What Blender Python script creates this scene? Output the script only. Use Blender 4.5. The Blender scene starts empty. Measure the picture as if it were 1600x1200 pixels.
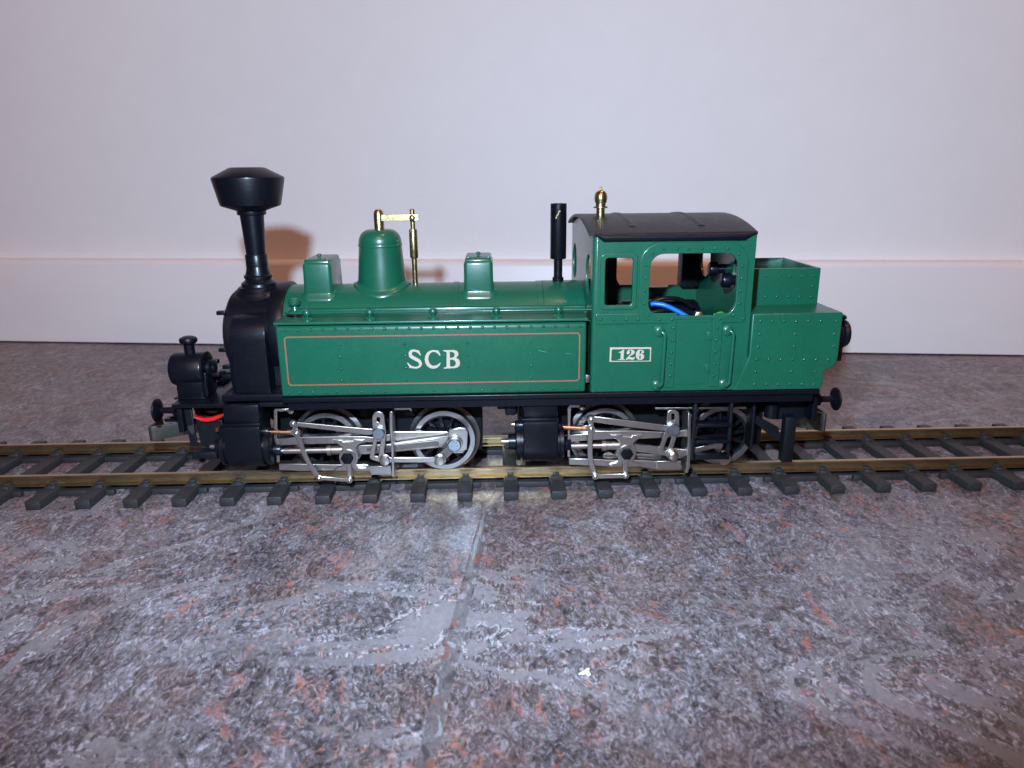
import bpy, bmesh, math, random
from mathutils import Vector, Matrix
random.seed(7)
S = 0.001            # everything below is written in millimetres of the real model
DZ = 6.8             # rail top stands 6.8 mm above the floor; z is counted from the rail top
PI = math.pi
scene = bpy.context.scene
COL = scene.collection

def V(x, y, z): return Vector((x*S, y*S, (z+DZ)*S))

# ------------------------------------------------------------------ camera
cam_d = bpy.data.cameras.new('camera'); cam = bpy.data.objects.new('camera', cam_d); COL.objects.link(cam)
cam_d.sensor_fit = 'HORIZONTAL'; cam_d.sensor_width = 36.0
cam_d.lens = 1137.04/1600*36.0
cam_d.clip_start = 0.005; cam_d.clip_end = 20
PITCH, YAW, ROLL = 0.2820, 0.0265, -0.0089
fw = Vector((math.sin(YAW)*math.cos(PITCH), math.cos(YAW)*math.cos(PITCH), -math.sin(PITCH)))
rt = fw.cross(Vector((0, 0, 1))).normalized(); up = rt.cross(fw)
rt2 = rt*math.cos(ROLL)+up*math.sin(ROLL); up2 = -rt*math.sin(ROLL)+up*math.cos(ROLL)
CAMP = V(0.83, -245.0, 102.08)
cam.matrix_world = Matrix(((rt2.x, up2.x, -fw.x, CAMP.x), (rt2.y, up2.y, -fw.y, CAMP.y), (rt2.z, up2.z, -fw.z, CAMP.z), (0, 0, 0, 1)))
cam_d.dof.use_dof = True; cam_d.dof.focus_distance = 0.248; cam_d.dof.aperture_fstop = 28
scene.camera = cam

# ------------------------------------------------------------------ light: dim warm room, ceiling lamp, on-camera flash
world = bpy.data.worlds.new('World'); scene.world = world; world.use_nodes = True
bg = world.node_tree.nodes['Background']
bg.inputs[0].default_value = (1.0, 0.44, 0.26, 1); bg.inputs[1].default_value = 0.06

def area(name, loc, target, sx, sy, power, col, spread=180):
    l = bpy.data.lights.new(name, 'AREA'); l.shape = 'RECTANGLE'; l.size = sx; l.size_y = sy
    l.energy = power; l.color = col; l.spread = math.radians(spread)
    o = bpy.data.objects.new(name, l); COL.objects.link(o)
    d = (Vector(target)-Vector(loc)).normalized()
    o.rotation_euler = d.to_track_quat('-Z', 'Y').to_euler(); o.location = loc
    return o
FL = CAMP + rt2*(-0.021) + up2*0.044
fl_d = bpy.data.lights.new('camera_flash', 'SPOT'); fl_d.energy = 6.7; fl_d.color = (0.54, 0.73, 0.97); fl_d.shadow_soft_size = 0.0042
fl_d.spot_size = math.radians(130); fl_d.spot_blend = 1.0
fl_o = bpy.data.objects.new('camera_flash', fl_d); COL.objects.link(fl_o); fl_o.location = FL
fl_d.use_nodes = True; _t = fl_d.node_tree; _em = _t.nodes['Emission']      # flash reflector: flat beam, intensity held up off axis
_tc = _t.nodes.new('ShaderNodeTexCoord'); _sx = _t.nodes.new('ShaderNodeSeparateXYZ'); _ab = _t.nodes.new('ShaderNodeMath'); _ab.operation = 'ABSOLUTE'
_mx = _t.nodes.new('ShaderNodeMath'); _mx.operation = 'MAXIMUM'; _mx.inputs[1].default_value = .3; _dv = _t.nodes.new('ShaderNodeMath'); _dv.operation = 'DIVIDE'; _dv.inputs[0].default_value = 1.0
_t.links.new(_tc.outputs['Normal'], _sx.inputs[0]); _t.links.new(_sx.outputs['Z'], _ab.inputs[0]); _t.links.new(_ab.outputs[0], _mx.inputs[0]); _t.links.new(_mx.outputs[0], _dv.inputs[1]); _pw = _t.nodes.new('ShaderNodeMath'); _pw.operation = 'POWER'; _pw.inputs[1].default_value = 2.4; _t.links.new(_dv.outputs[0], _pw.inputs[0]); _t.links.new(_pw.outputs[0], _em.inputs['Strength'])
fl_o.rotation_euler = (fw*math.cos(.29)+up2*math.sin(.29)).to_track_quat('-Z', 'Y').to_euler()
area('ceiling_lamp', (0.42, -0.42, 1.75), (0.0, 0.0, 0.0), 0.16, 0.16, 5.5, (1.0, 0.47, 0.26))
area('room_lamp', (0.0, -1.9, 1.9), (0.0, 0.0, 0.0), 0.9, 0.9, 16.5, (1.0, 0.48, 0.31))

vs = scene.view_settings
vs.view_transform = 'Standard'; vs.look = 'None'; vs.exposure = 0.0; vs.gamma = 1.0; vs.use_curve_mapping = False

# ------------------------------------------------------------------ materials
MAT = {}
class N:
    def __init__(s, name):
        m = bpy.data.materials.new(name); m.use_nodes = True; MAT[name] = m
        s.t = m.node_tree; s.b = s.t.nodes['Principled BSDF']; s.m = m
        s.tc = s.t.nodes.new('ShaderNodeTexCoord')
    def new(s, typ, **kw):
        n = s.t.nodes.new(typ)
        for k, v in kw.items(): setattr(n, k, v)
        return n
    def link(s, a, b): s.t.links.new(a, b)
    def mapping(s, scale=(1, 1, 1), rot=(0, 0, 0), loc=(0, 0, 0), src=None):
        n = s.new('ShaderNodeMapping'); n.inputs['Scale'].default_value = scale
        n.inputs['Rotation'].default_value = rot; n.inputs['Location'].default_value = loc
        s.link(src or s.tc.outputs['Object'], n.inputs[0]); return n.outputs[0]
    def noise(s, scale, vec=None, detail=3, rough=.5, dist=0, lac=2.0):
        n = s.new('ShaderNodeTexNoise'); n.inputs['Scale'].default_value = scale
        n.inputs['Detail'].default_value = detail; n.inputs['Roughness'].default_value = rough
        n.inputs['Distortion'].default_value = dist; n.inputs['Lacunarity'].default_value = lac
        s.link(vec or s.tc.outputs['Object'], n.inputs['Vector']); return n
    def ramp(s, fac, stops, interp='LINEAR'):
        n = s.new('ShaderNodeValToRGB'); n.color_ramp.interpolation = interp
        e = n.color_ramp.elements
        while len(e) < len(stops): e.new(0.5)
        for q, (p, c) in zip(e, stops):
            q.position = p; q.color = (c, c, c, 1) if not isinstance(c, tuple) else (*c, 1)
        s.link(fac, n.inputs[0]); return n.outputs[0]
    def mix(s, fac, a, b, blend='MIX'):
        n = s.new('ShaderNodeMix', data_type='RGBA', blend_type=blend)
        for sock, v in ((n.inputs[0], fac), (n.inputs[6], a), (n.inputs[7], b)):
            if isinstance(v, (int, float)): sock.default_value = v
            elif isinstance(v, tuple): sock.default_value = (*v, 1)
            else: s.link(v, sock)
        return n.outputs[2]
    def math(s, op, a, b=None):
        n = s.new('ShaderNodeMath', operation=op)
        for sock, v in zip(n.inputs, (a, b)):
            if v is None: continue
            if isinstance(v, (int, float)): sock.default_value = v
            else: s.link(v, sock)
        return n.outputs[0]
    def bump(s, h, strength=.3, dist=.0002):
        n = s.new('ShaderNodeBump'); n.inputs['Strength'].default_value = strength
        n.inputs['Distance'].default_value = dist; s.link(h, n.inputs['Height'])
        s.link(n.outputs[0], s.b.inputs['Normal'])

def paint(name, col, rough, metal=0.0, var=.12, peel=.25, peel_scale=2600, dust=0.0, spec=.5, rvar=.12, coat=0.0, coat_rough=.15):
    n = N(name); b = n.b
    big = n.noise(60, detail=4, rough=.6)
    fine = n.noise(900, detail=4, rough=.65)
    c2 = tuple(max(0, c*(1-2*var)) for c in col); c3 = tuple(min(1, c*(1+2*var)) for c in col)
    f = n.math('ADD', n.math('MULTIPLY', big.outputs[0], .6), n.math('MULTIPLY', fine.outputs[0], .4))
    base = n.ramp(f, [(.3, c2), (.7, c3)])
    if dust:
        sp = n.noise(2400, detail=2, rough=.6)
        m = n.ramp(sp.outputs[0], [(.66, 0.0), (.74, 1.0)])
        base = n.mix(n.math('MULTIPLY', m, dust), base, (.35, .33, .31))
    n.link(base, b.inputs['Base Color'])
    b.inputs['Metallic'].default_value = metal
    b.inputs['Specular IOR Level'].default_value = spec; b.inputs['Coat Weight'].default_value = coat; b.inputs['Coat Roughness'].default_value = coat_rough
    hand = n.noise(130, n.mapping(scale=(1, 1, 1.6), loc=(.4, .2, .1)), detail=5, rough=.7, dist=.5)
    rf = n.math('ADD', n.math('MULTIPLY', fine.outputs[0], .55), n.math('MULTIPLY', hand.outputs[0], .45))
    r = n.ramp(rf, [(.36, rough-rvar/2), (.64, rough+rvar/2)]); n.link(r, b.inputs['Roughness'])
    if peel: n.bump(n.noise(peel_scale, detail=3, rough=.6).outputs[0], peel, .0001)
    return n

paint('green_paint', (.004, .069, .035), .36, var=.06, dust=.05, peel=.16, peel_scale=2600, spec=.34, rvar=.08, coat=.45, coat_rough=.16)
paint('black_paint', (.0024, .0030, .0052), .36, dust=.04, peel=.10, spec=.20, rvar=.08, coat=.10, coat_rough=.2)
paint('black_plastic', (.0034, .0040, .0054), .46, dust=.06, peel=.16, spec=.22)
paint('roof_paint', (.0065, .0065, .0068), .42, dust=.07, peel=.12, spec=.28)
paint('sleeper_plastic', (.014, .0135, .0135), .58, dust=.22, peel=.5, peel_scale=1500)
paint('nickel_silver', (.47, .44, .405), .32, metal=1.0, var=.03, peel=.05, peel_scale=1500, rvar=.07)
paint('tyre_steel', (.36, .345, .335), .32, metal=1.0, var=.05, peel=.05, rvar=.08)
paint('dark_nickel', (.20, .185, .17), .40, metal=1.0, var=.06, peel=.08)
paint('blued_steel', (.40, .48, .55), .30, metal=1.0, var=.06, peel=.1)
paint('brass', (.46, .36, .17), .30, metal=1.0, var=.10, peel=.2)
paint('rail_brass', (.46, .355, .205), .34, metal=1.0, var=.07, peel=.07, peel_scale=900, rvar=.12)
paint('coupler_bronze', (.05, .044, .034), .40, metal=.6, var=.2, peel=.3)
paint('copper', (.70, .36, .20), .30, metal=1.0, var=.1, peel=.2)
paint('cream_print', (.36, .29, .22), .55, var=.04, peel=.15)
paint('red_line', (.27, .055, .034), .5, var=.05, peel=.1)
paint('red_insulation', (.42, .008, .010), .38, var=.03, peel=0)
paint('blue_insulation', (.002, .095, .40), .36, var=.03, peel=0)
paint('green_insulation', (.02, .22, .02), .4, var=.03, peel=0)
paint('solder', (.55, .53, .50), .28, metal=1.0, peel=.6)
paint('scratch_mark', (.09, .17, .13), .5, var=.05, peel=0)
paint('paper', (.80, .80, .80), .8, var=.03, peel=.2)

# wall paint
n = N('wall_paint'); n.b.inputs['Roughness'].default_value = .55
big = n.noise(5, detail=3); sm = n.noise(60, detail=4, rough=.6)
base = n.ramp(n.math('ADD', n.math('MULTIPLY', big.outputs[0], .6), n.math('MULTIPLY', sm.outputs[0], .4)), [(.35, (.735, .725, .715)), (.65, (.775, .765, .755))])
mk = n.noise(38, n.mapping(scale=(1, 1, 2.2), loc=(.13, 0, .41)), detail=5, rough=.7)
base = n.mix(n.ramp(mk.outputs[0], [(.69, 0.0), (.73, .22)]), base, (.42, .40, .39))
n.link(base, n.b.inputs['Base Color'])
n.bump(n.noise(420, detail=5, rough=.6).outputs[0], .22, .0004)
n = N('baseboard_paint'); n.b.inputs['Roughness'].default_value = .40
n.link(n.ramp(n.noise(14, n.mapping(scale=(.4, .4, 2)), detail=3).outputs[0], [(.3, (.70, .69, .69)), (.7, (.745, .735, .73))]), n.b.inputs['Base Color'])
n.bump(n.noise(200, n.mapping(scale=(.15, .15, 1)), detail=4).outputs[0], .10, .0003)

# marbled linoleum
def marble(name, gloss=.33):
    n = N(name)
    wv = n.noise(9, n.mapping(), detail=2)
    warp = n.new('ShaderNodeMix', data_type='VECTOR')
    warp.inputs[0].default_value = .030
    n.link(n.mapping(scale=(1.25, .75, 1), rot=(0, 0, .12)), warp.inputs[4]); n.link(wv.outputs['Color'], warp.inputs[5])
    vec = warp.outputs[1]
    f1 = n.noise(95, vec, detail=7, rough=.68, dist=2.6)
    f2 = n.noise(380, vec, detail=5, rough=.66, dist=2.2)
    f4 = n.noise(1250, n.mapping(scale=(1.25, .75, 1), rot=(0, 0, .12)), detail=3, rough=.6, dist=.8)
    f3 = n.noise(24, vec, detail=3, rough=.55, dist=.8)
    fine = n.math('ADD', n.math('ADD', n.math('MULTIPLY', f1.outputs[0], .34), n.math('MULTIPLY', f2.outputs[0], .36)), n.math('ADD', n.math('MULTIPLY', f3.outputs[0], .14), n.math('MULTIPLY', f4.outputs[0], .16)))
    base = n.ramp(fine, [(.395, (.009, .008, .009)), (.44, (.041, .033, .035)), (.485, (.086, .071, .075)), (.53, (.132, .116, .126)), (.565, (.196, .180, .196)), (.62, (.38, .365, .40))])
    w1 = n.noise(120, vec, detail=3, rough=.55, dist=4.0)
    wa = n.math('ABSOLUTE', n.math('SUBTRACT', w1.outputs[0], .5))
    base = n.mix(n.math('MULTIPLY', n.ramp(wa, [(.004, 1.0), (.014, 0.0)]), n.ramp(f2.outputs[0], [(.44, 0.0), (.56, .75)])), base, (.40, .39, .43))
    w2 = n.noise(100, n.mapping(loc=(.7, .4, 0)), detail=4, rough=.6, dist=3.5)
    wb = n.math('ABSOLUTE', n.math('SUBTRACT', w2.outputs[0], .47))
    base = n.mix(n.math('MULTIPLY', n.ramp(wb, [(.004, 1.0), (.016, 0.0)]), n.ramp(f2.outputs[0], [(.46, .8), (.56, 0.0)])), base, (.018, .016, .019))
    # brown clouds
    bc = n.noise(40, vec, detail=5, rough=.65, dist=.6)
    base = n.mix(n.ramp(bc.outputs[0], [(.48, 0.0), (.62, .50)]), base, n.ramp(f2.outputs[0], [(.40, (.050, .030, .024)), (.60, (.20, .125, .10))]))
    # rust flecks
    r1 = n.noise(150, vec, detail=6, rough=.66, dist=1.2)
    r2 = n.noise(22, n.mapping(loc=(.3, .1, 0)), detail=2)
    rsum = n.math('ADD', r1.outputs[0], n.math('MULTIPLY', n.math('SUBTRACT', f2.outputs[0], .5), .35))
    rm = n.math('MULTIPLY', n.ramp(rsum, [(.575, 0.0), (.655, .85)]), n.ramp(r2.outputs[0], [(.40, .10), (.62, 1.0)]))
    base = n.mix(rm, base, (.30, .095, .050))
    # smooth grey veins
    v1 = n.noise(11, n.mapping(scale=(.75, 1.5, 1), rot=(0, 0, -.35), loc=(.37, .11, 0)), detail=6, rough=.62, dist=1.3)
    band = n.math('ADD', n.math('ABSOLUTE', n.math('SUBTRACT', v1.outputs[0], .5)), n.math('MULTIPLY', n.math('SUBTRACT', f1.outputs[0], .5), .055))
    v2 = n.noise(7, n.mapping(loc=(.6, .2, 0)), detail=2)
    vm = n.math('MULTIPLY', n.ramp(band, [(.010, 1.0), (.020, 0.0)]), n.ramp(v2.outputs[0], [(.45, 0.0), (.55, .74)]))
    base = n.mix(vm, base, n.ramp(f3.outputs[0], [(.35, (.165, .150, .155)), (.65, (.215, .202, .210))]))
    edge = n.math('MULTIPLY', n.ramp(band, [(.016, 0.0), (.022, 1.0), (.030, 0.0)]), n.ramp(v2.outputs[0], [(.47, 0.0), (.57, .6)]))
    base = n.mix(edge, base, n.ramp(f2.outputs[0], [(.48, (.05, .05, .055)), (.54, (.55, .55, .58))]))
    n.link(base, n.b.inputs['Base Color'])
    n.link(n.ramp(f1.outputs[0], [(.35, gloss+.10), (.65, gloss-.04)]), n.b.inputs['Roughness'])
    n.bump(f2.outputs[0], .12, .0002)
    return n
marble('marbled_linoleum')
# welded seam: the floor's own colours, pressed flat and greyer, with small blobs
n = marble('seam_weld', .30)
under = n.b.inputs['Base Color'].links[0].from_socket
base = n.mix(.62, under, (.098, .089, .092))
a = n.noise(330, n.mapping(scale=(1, .55, 1), rot=(0, 0, .25)), detail=2, dist=.4); b2 = n.noise(300, n.mapping(scale=(1, .6, 1), loc=(.5, .3, 0)), detail=2, dist=.6)
base = n.mix(n.ramp(a.outputs[0], [(.58, 0.0), (.64, .8)]), base, (.25, .245, .26))
base = n.mix(n.ramp(a.outputs[0], [(.34, .8), (.41, 0.0)]), base, (.035, .032, .033))
base = n.mix(n.ramp(b2.outputs[0], [(.60, 0.0), (.65, .8)]), base, (.19, .068, .042))
n.link(base, n.b.inputs['Base Color'])

# ------------------------------------------------------------------ mesh helpers
def finish(name, me, mat, parent=None, smooth=35, kind=None):
    me.name = name
    if mat: me.materials.clear(); me.materials.append(MAT[mat])
    if smooth:
        me.polygons.foreach_set('use_smooth', [True]*len(me.polygons))
        me.set_sharp_from_angle(angle=math.radians(smooth))
    o = bpy.data.objects.new(name, me); COL.objects.link(o)
    if parent is not None:
        o.parent = parent
        o.matrix_parent_inverse = Matrix.Translation(-WORLD_LOC.get(parent.name, Vector((0, 0, 0))))
    if kind: o['kind'] = kind
    return o
WORLD_LOC = {}
def empty(name, loc):
    o = bpy.data.objects.new(name, None); COL.objects.link(o); o.location = loc
    o.empty_display_size = .02; WORLD_LOC[o.name] = Vector(loc); return o

def curve_mesh(loops, half, bevel, fn, res=2):
    cu = bpy.data.curves.new('tmp', 'CURVE'); cu.dimensions = '2D'; cu.fill_mode = 'BOTH'
    bv = min(bevel, half*.9)
    cu.extrude = (half-bv)*S; cu.bevel_depth = bv*S; cu.bevel_resolution = res; cu.offset = -bv*S
    for lp in loops:
        sp = cu.splines.new('POLY'); sp.points.add(len(lp)-1)
        for p, q in zip(sp.points, lp): p.co = (q[0]*S, q[1]*S, 0, 1)
        sp.use_cyclic_u = True
    ob = bpy.data.objects.new('tmp', cu)
    me = bpy.data.meshes.new_from_object(ob)
    bpy.data.objects.remove(ob); bpy.data.curves.remove(cu)
    for v in me.vertices: v.co = fn(v.co)
    return me
def plate(name, loops, y0, y1, mat, parent=None, bevel=.2, smooth=35, res=2):
    """outline(s) in X,Z, thickness from y0 to y1"""
    if not isinstance(loops[0][0], (list, tuple)): loops = [loops]
    yc = (y0+y1)/2*S
    me = curve_mesh(loops, abs(y1-y0)/2, bevel, lambda c: Vector((c.x, yc-c.z, c.y+DZ*S)), res)
    return finish(name, me, mat, parent, smooth)
def prism(name, loops, x0, x1, mat, parent=None, bevel=.3, smooth=35, res=2):
    """outline(s) in Y,Z, length from x0 to x1"""
    if not isinstance(loops[0][0], (list, tuple)): loops = [loops]
    xc = (x0+x1)/2*S
    me = curve_mesh(loops, abs(x1-x0)/2, bevel, lambda c: Vector((xc+c.z, c.x, c.y+DZ*S)), res)
    return finish(name, me, mat, parent, smooth)
def slab(name, loops, z0, z1, mat, parent=None, bevel=.2, smooth=35, res=2):
    """outline(s) in X,Y, height from z0 to z1"""
    if not isinstance(loops[0][0], (list, tuple)): loops = [loops]
    zc = ((z0+z1)/2+DZ)*S
    me = curve_mesh(loops, abs(z1-z0)/2, bevel, lambda c: Vector((c.x, c.y, zc+c.z)), res)
    return finish(name, me, mat, parent, smooth)
def bm_mesh(bm):
    bmesh.ops.recalc_face_normals(bm, faces=bm.faces)
    me = bpy.data.meshes.new('m'); bm.to_mesh(me); bm.free(); return me
def bm_box(bm, x0, x1, y0, y1, z0, z1, bevel=0, seg=2, taper=0):
    r = bmesh.ops.create_cube(bm, size=1); vs_ = r['verts']
    for v in vs_:
        t = 1-taper if v.co.z > 0 else 1
        v.co = V((x0+x1)/2+v.co.x*(x1-x0)*t, (y0+y1)/2+v.co.y*(y1-y0)*t, (z0+z1)/2+v.co.z*(z1-z0))
    if bevel:
        es = list({e for v in vs_ for e in v.link_edges})
        bmesh.ops.bevel(bm, geom=es, offset=bevel*S, segments=seg, profile=.5, affect='EDGES')
def box(name, x0, x1, y0, y1, z0, z1, mat, parent=None, bevel=.25, seg=2, taper=0, smooth=35):
    bm = bmesh.new(); bm_box(bm, x0, x1, y0, y1, z0, z1, bevel, seg, taper)
    return finish(name, bm_mesh(bm), mat, parent, smooth)
AX = {'z': lambda r, a, h: (r*math.cos(a), r*math.sin(a), h), 'x': lambda r, a, h: (h, r*math.cos(a), r*math.sin(a)), 'y': lambda r, a, h: (r*math.cos(a), h, r*math.sin(a))}
def bm_lathe(bm, prof, c, axis='z', seg=40, cap=True, a0=0.0):
    """prof = [(r, h)...] about the axis through c"""
    f = AX[axis]; rings = []
    for r, h in prof:
        if r < 1e-6: rings.append([bm.verts.new(V(*[p+q for p, q in zip(c, f(0, 0, h))]))])
        else: rings.append([bm.verts.new(V(*[p+q for p, q in zip(c, f(r, a0+2*PI*k/seg, h))])) for k in range(seg)])
    for a, b in zip(rings, rings[1:]):
        for k in range(seg):
            k2 = (k+1) % seg
            if len(a) == 1 and len(b) == 1: continue
            if len(a) == 1: bm.faces.new((a[0], b[k2], b[k]))
            elif len(b) == 1: bm.faces.new((a[k], a[k2], b[0]))
            else: bm.faces.new((a[k], a[k2], b[k2], b[k]))
    if cap:
        for rg in (rings[0], rings[-1]):
            if len(rg) > 2: bm.faces.new(rg)
def lathe(name, prof, c, mat, parent=None, axis='z', seg=40, smooth=35, cap=True, a0=0.0):
    bm = bmesh.new(); bm_lathe(bm, prof, c, axis, seg, cap, a0)
    return finish(name, bm_mesh(bm), mat, parent, smooth)
def bm_tube(bm, pts, rad, seg=12, cap=True):
    P = [V(*p) for p in pts]; rings = []; prev = None
    rs = rad if isinstance(rad, (list, tuple)) else [rad]*len(P)
    for i, p in enumerate(P):
        t = (P[min(i+1, len(P)-1)]-P[max(i-1, 0)]).normalized()
        if prev is None:
            u = t.orthogonal().normalized()
        else:
            u = (prev-t*prev.dot(t)).normalized()
        prev = u; w = t.cross(u)
        rings.append([bm.verts.new(p+(u*math.cos(2*PI*k/seg)+w*math.sin(2*PI*k/seg))*rs[i]*S) for k in range(seg)])
    for a, b in zip(rings, rings[1:]):
        for k in range(seg): bm.faces.new((a[k], a[(k+1) % seg], b[(k+1) % seg], b[k]))
    if cap: bm.faces.new(rings[0]); bm.faces.new(rings[-1])
def tube(name, pts, rad, mat, parent=None, seg=12):
    bm = bmesh.new(); bm_tube(bm, pts, rad, seg); return finish(name, bm_mesh(bm), mat, parent, 50)
def spline(pts, n=6):
    """Catmull-Rom through points of any dimension"""
    out = []; m = len(pts)
    for i in range(m-1):
        p0, p1, p2, p3 = pts[max(i-1, 0)], pts[i], pts[i+1], pts[min(i+2, m-1)]
        for k in range(n):
            t = k/n
            out.append(tuple(.5*((2*b)+(-a+c)*t+(2*a-5*b+4*c-d)*t*t+(-a+3*b-3*c+d)*t**3) for a, b, c, d in zip(p0, p1, p2, p3)))
    out.append(tuple(pts[-1])); return out
def rrect(x0, x1, z0, z1, r, n=6):
    o = []
    rr = r if isinstance(r, (list, tuple)) else [r]*4          # bl, br, tr, tl
    for (cx, cz, a), q in zip(((x0, z0, PI), (x1, z0, 1.5*PI), (x1, z1, 0), (x0, z1, .5*PI)), rr):
        q = max(q, .01); px = cx+q if cx == x0 else cx-q; pz = cz+q if cz == z0 else cz-q
        for k in range(n+1): o.append((px+q*math.cos(a+k*PI/2/n), pz+q*math.sin(a+k*PI/2/n)))
    return o
def circ(cx, cz, r, n=28, a0=0.0): return [(cx+r*math.cos(a0+2*PI*k/n), cz+r*math.sin(a0+2*PI*k/n)) for k in range(n)]
def rivets(name, pts, y, parent, r=.52, mat='green_paint', out=-1, h=.6):
    """domes on a side plate; pts = (X, Z)"""
    bm = bmesh.new(); seg = 8
    for (x, z) in pts:
        base = [bm.verts.new(V(x+r*math.cos(2*PI*k/seg), y-out*.05, z+r*math.sin(2*PI*k/seg))) for k in range(seg)]
        mid = [bm.verts.new(V(x+.70*r*math.cos(2*PI*k/seg), y+out*.36*r/.5, z+.70*r*math.sin(2*PI*k/seg))) for k in range(seg)]
        t = bm.verts.new(V(x, y+out*.52*r/.5, z))
        for k in range(seg):
            k2 = (k+1) % seg
            bm.faces.new((base[k], base[k2], mid[k2], mid[k])); bm.faces.new((mid[k], mid[k2], t))
    return finish(name, bm_mesh(bm), mat, parent, 80, kind='stuff')
def strip(pts, w):
    """thick polyline outline in X,Z with rounded ends; w = half width or list"""
    ws = w if isinstance(w, (list, tuple)) else [w]*len(pts); L, R = [], []
    for i, p in enumerate(pts):
        a = pts[max(i-1, 0)]; b = pts[min(i+1, len(pts)-1)]
        d = Vector((b[0]-a[0], b[1]-a[1])).normalized()
        L.append((p[0]-d.y*ws[i], p[1]+d.x*ws[i])); R.append((p[0]+d.y*ws[i], p[1]-d.x*ws[i]))
    def capr(c, d, r): 
        a = math.atan2(d.y, d.x); return [(c[0]+r*math.cos(a+t), c[1]+r*math.sin(a+t)) for t in [(-.5+k/8)*PI for k in range(1, 8)]]
    d1 = Vector((pts[-1][0]-pts[-2][0], pts[-1][1]-pts[-2][1])).normalized(); d0 = Vector((pts[0][0]-pts[1][0], pts[0][1]-pts[1][1])).normalized()
    return R+capr(pts[-1], d1, ws[-1])+L[::-1]+capr(pts[0], d0, ws[0])
def eye_bar(a, b, w, ra, rb, n=14):
    """bar between two round eyes, outline in X,Z"""
    d = Vector((b[0]-a[0], b[1]-a[1])); ang = math.atan2(d.y, d.x); o = []
    def arc(c, r, base):
        th = math.asin(min(.98, w/r)); return [(c[0]+r*math.cos(base+th+(2*PI-2*th)*k/n), c[1]+r*math.sin(base+th+(2*PI-2*th)*k/n)) for k in range(n+1)]
    o += arc(a, ra, ang); o += arc(b, rb, ang+PI); return o

# ================================================================== setting: floor and wall
WY, WANG = 212.85, -0.1244                     # front of the baseboard at X = 0, and its turn against the track
wdir = Vector((math.cos(WANG), math.sin(WANG), 0)); wnor = Vector((-math.sin(WANG), math.cos(WANG), 0))
def wpt(t, d, z): p = Vector((0, WY, 0))+wdir*t+wnor*d; return (p.x, p.y, z)
FZ = -DZ
bm = bmesh.new()
vs4 = [bm.verts.new(V(*p)) for p in ((-900, -420, FZ), (900, -420, FZ), wpt(900, 40, FZ), wpt(-900, 40, FZ))]
bm.faces.new(vs4); floor = finish('floor', bm_mesh(bm), 'marbled_linoleum', None, 0); floor['kind'] = 'structure'
floor['label'] = 'grey marbled linoleum floor with rust flecks and pale veins'
def wall_prism(name, prof, mat, parent=None, t0=-900, t1=900):
    bm = bmesh.new(); A = [bm.verts.new(V(*wpt(t0, d, z))) for d, z in prof]; B = [bm.verts.new(V(*wpt(t1, d, z))) for d, z in prof]
    k = len(prof)
    for i in range(k): bm.faces.new((A[i], A[(i+1) % k], B[(i+1) % k], B[i]))
    bm.faces.new(A); bm.faces.new(B); return finish(name, bm_mesh(bm), mat, parent, 40)
wall = wall_prism('wall', [(10, FZ-2), (10, 620), (40, 620), (40, FZ-2)], 'wall_paint'); wall['kind'] = 'structure'
wall['label'] = 'plain off white painted wall behind the track'
BT = 49.6
wall_prism('baseboard', [(0, FZ+.9), (0, BT-3.4), (.5, BT-2.2), (1.6, BT-.9), (3.2, BT-.2), (4.6, BT), (9.7, BT), (9.7, FZ+.9)], 'baseboard_paint', wall)

# seam strip of the floor, running towards the camera
def seam_pts():
    c = [(5.5, 10), (2.7, -5), (-1.6, -23), (-4.6, -44.5), (-6.5, -63), (-8.3, -78.5), (-9.6, -92), (-11.0, -106), (-12.2, -117), (-13.4, -131), (-20, -200), (-40, -400)]
    return spline(c, 6)
bm = bmesh.new(); L = []; R = []
for k, (x, y) in enumerate(seam_pts()):
    j = .07*math.sin(k*1.7)+.05*math.sin(k*3.1); wv = 1.9+.04*math.sin(k*2.3)
    L.append([bm.verts.new(V(x-wv+j, y, FZ+.02)), bm.verts.new(V(x-wv*.82+j, y, FZ+.16))])
    R.append([bm.verts.new(V(x+wv*.82+j, y, FZ+.16)), bm.verts.new(V(x+wv+j, y, FZ+.02))])
for i in range(len(L)-1):
    q0 = L[i]+R[i]; q1 = L[i+1]+R[i+1]
    for k in range(3): bm.faces.new((q0[k], q0[k+1], q1[k+1], q1[k]))
seam = finish('seam_strip', bm_mesh(bm), 'seam_weld', floor, 60)
seam['label'] = 'mottled grey weld strip along the floor seam'

# ================================================================== track
P0, PI_ = -156.27, 16.284
track = empty('railway_track', V(0, 16, FZ))
track['label'] = 'straight piece of brass rail model track with black plastic sleepers'; track['category'] = 'model track'
def rail(yc):
    prof = [(-1.9, -3.55), (1.9, -3.55), (1.9, -3.15), (.55, -2.75), (.45, -1.35), (1.0, -.95), (1.05, -.25), (.8, 0), (-.8, 0), (-1.05, -.25), (-1.0, -.95), (-.45, -1.35), (-.55, -2.75), (-1.9, -3.15)]
    return prism('rail', [(yc+a, b) for a, b in prof], -293, 307, 'rail_brass', track, bevel=.06, smooth=25)
rail(0); rail(32)
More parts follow.
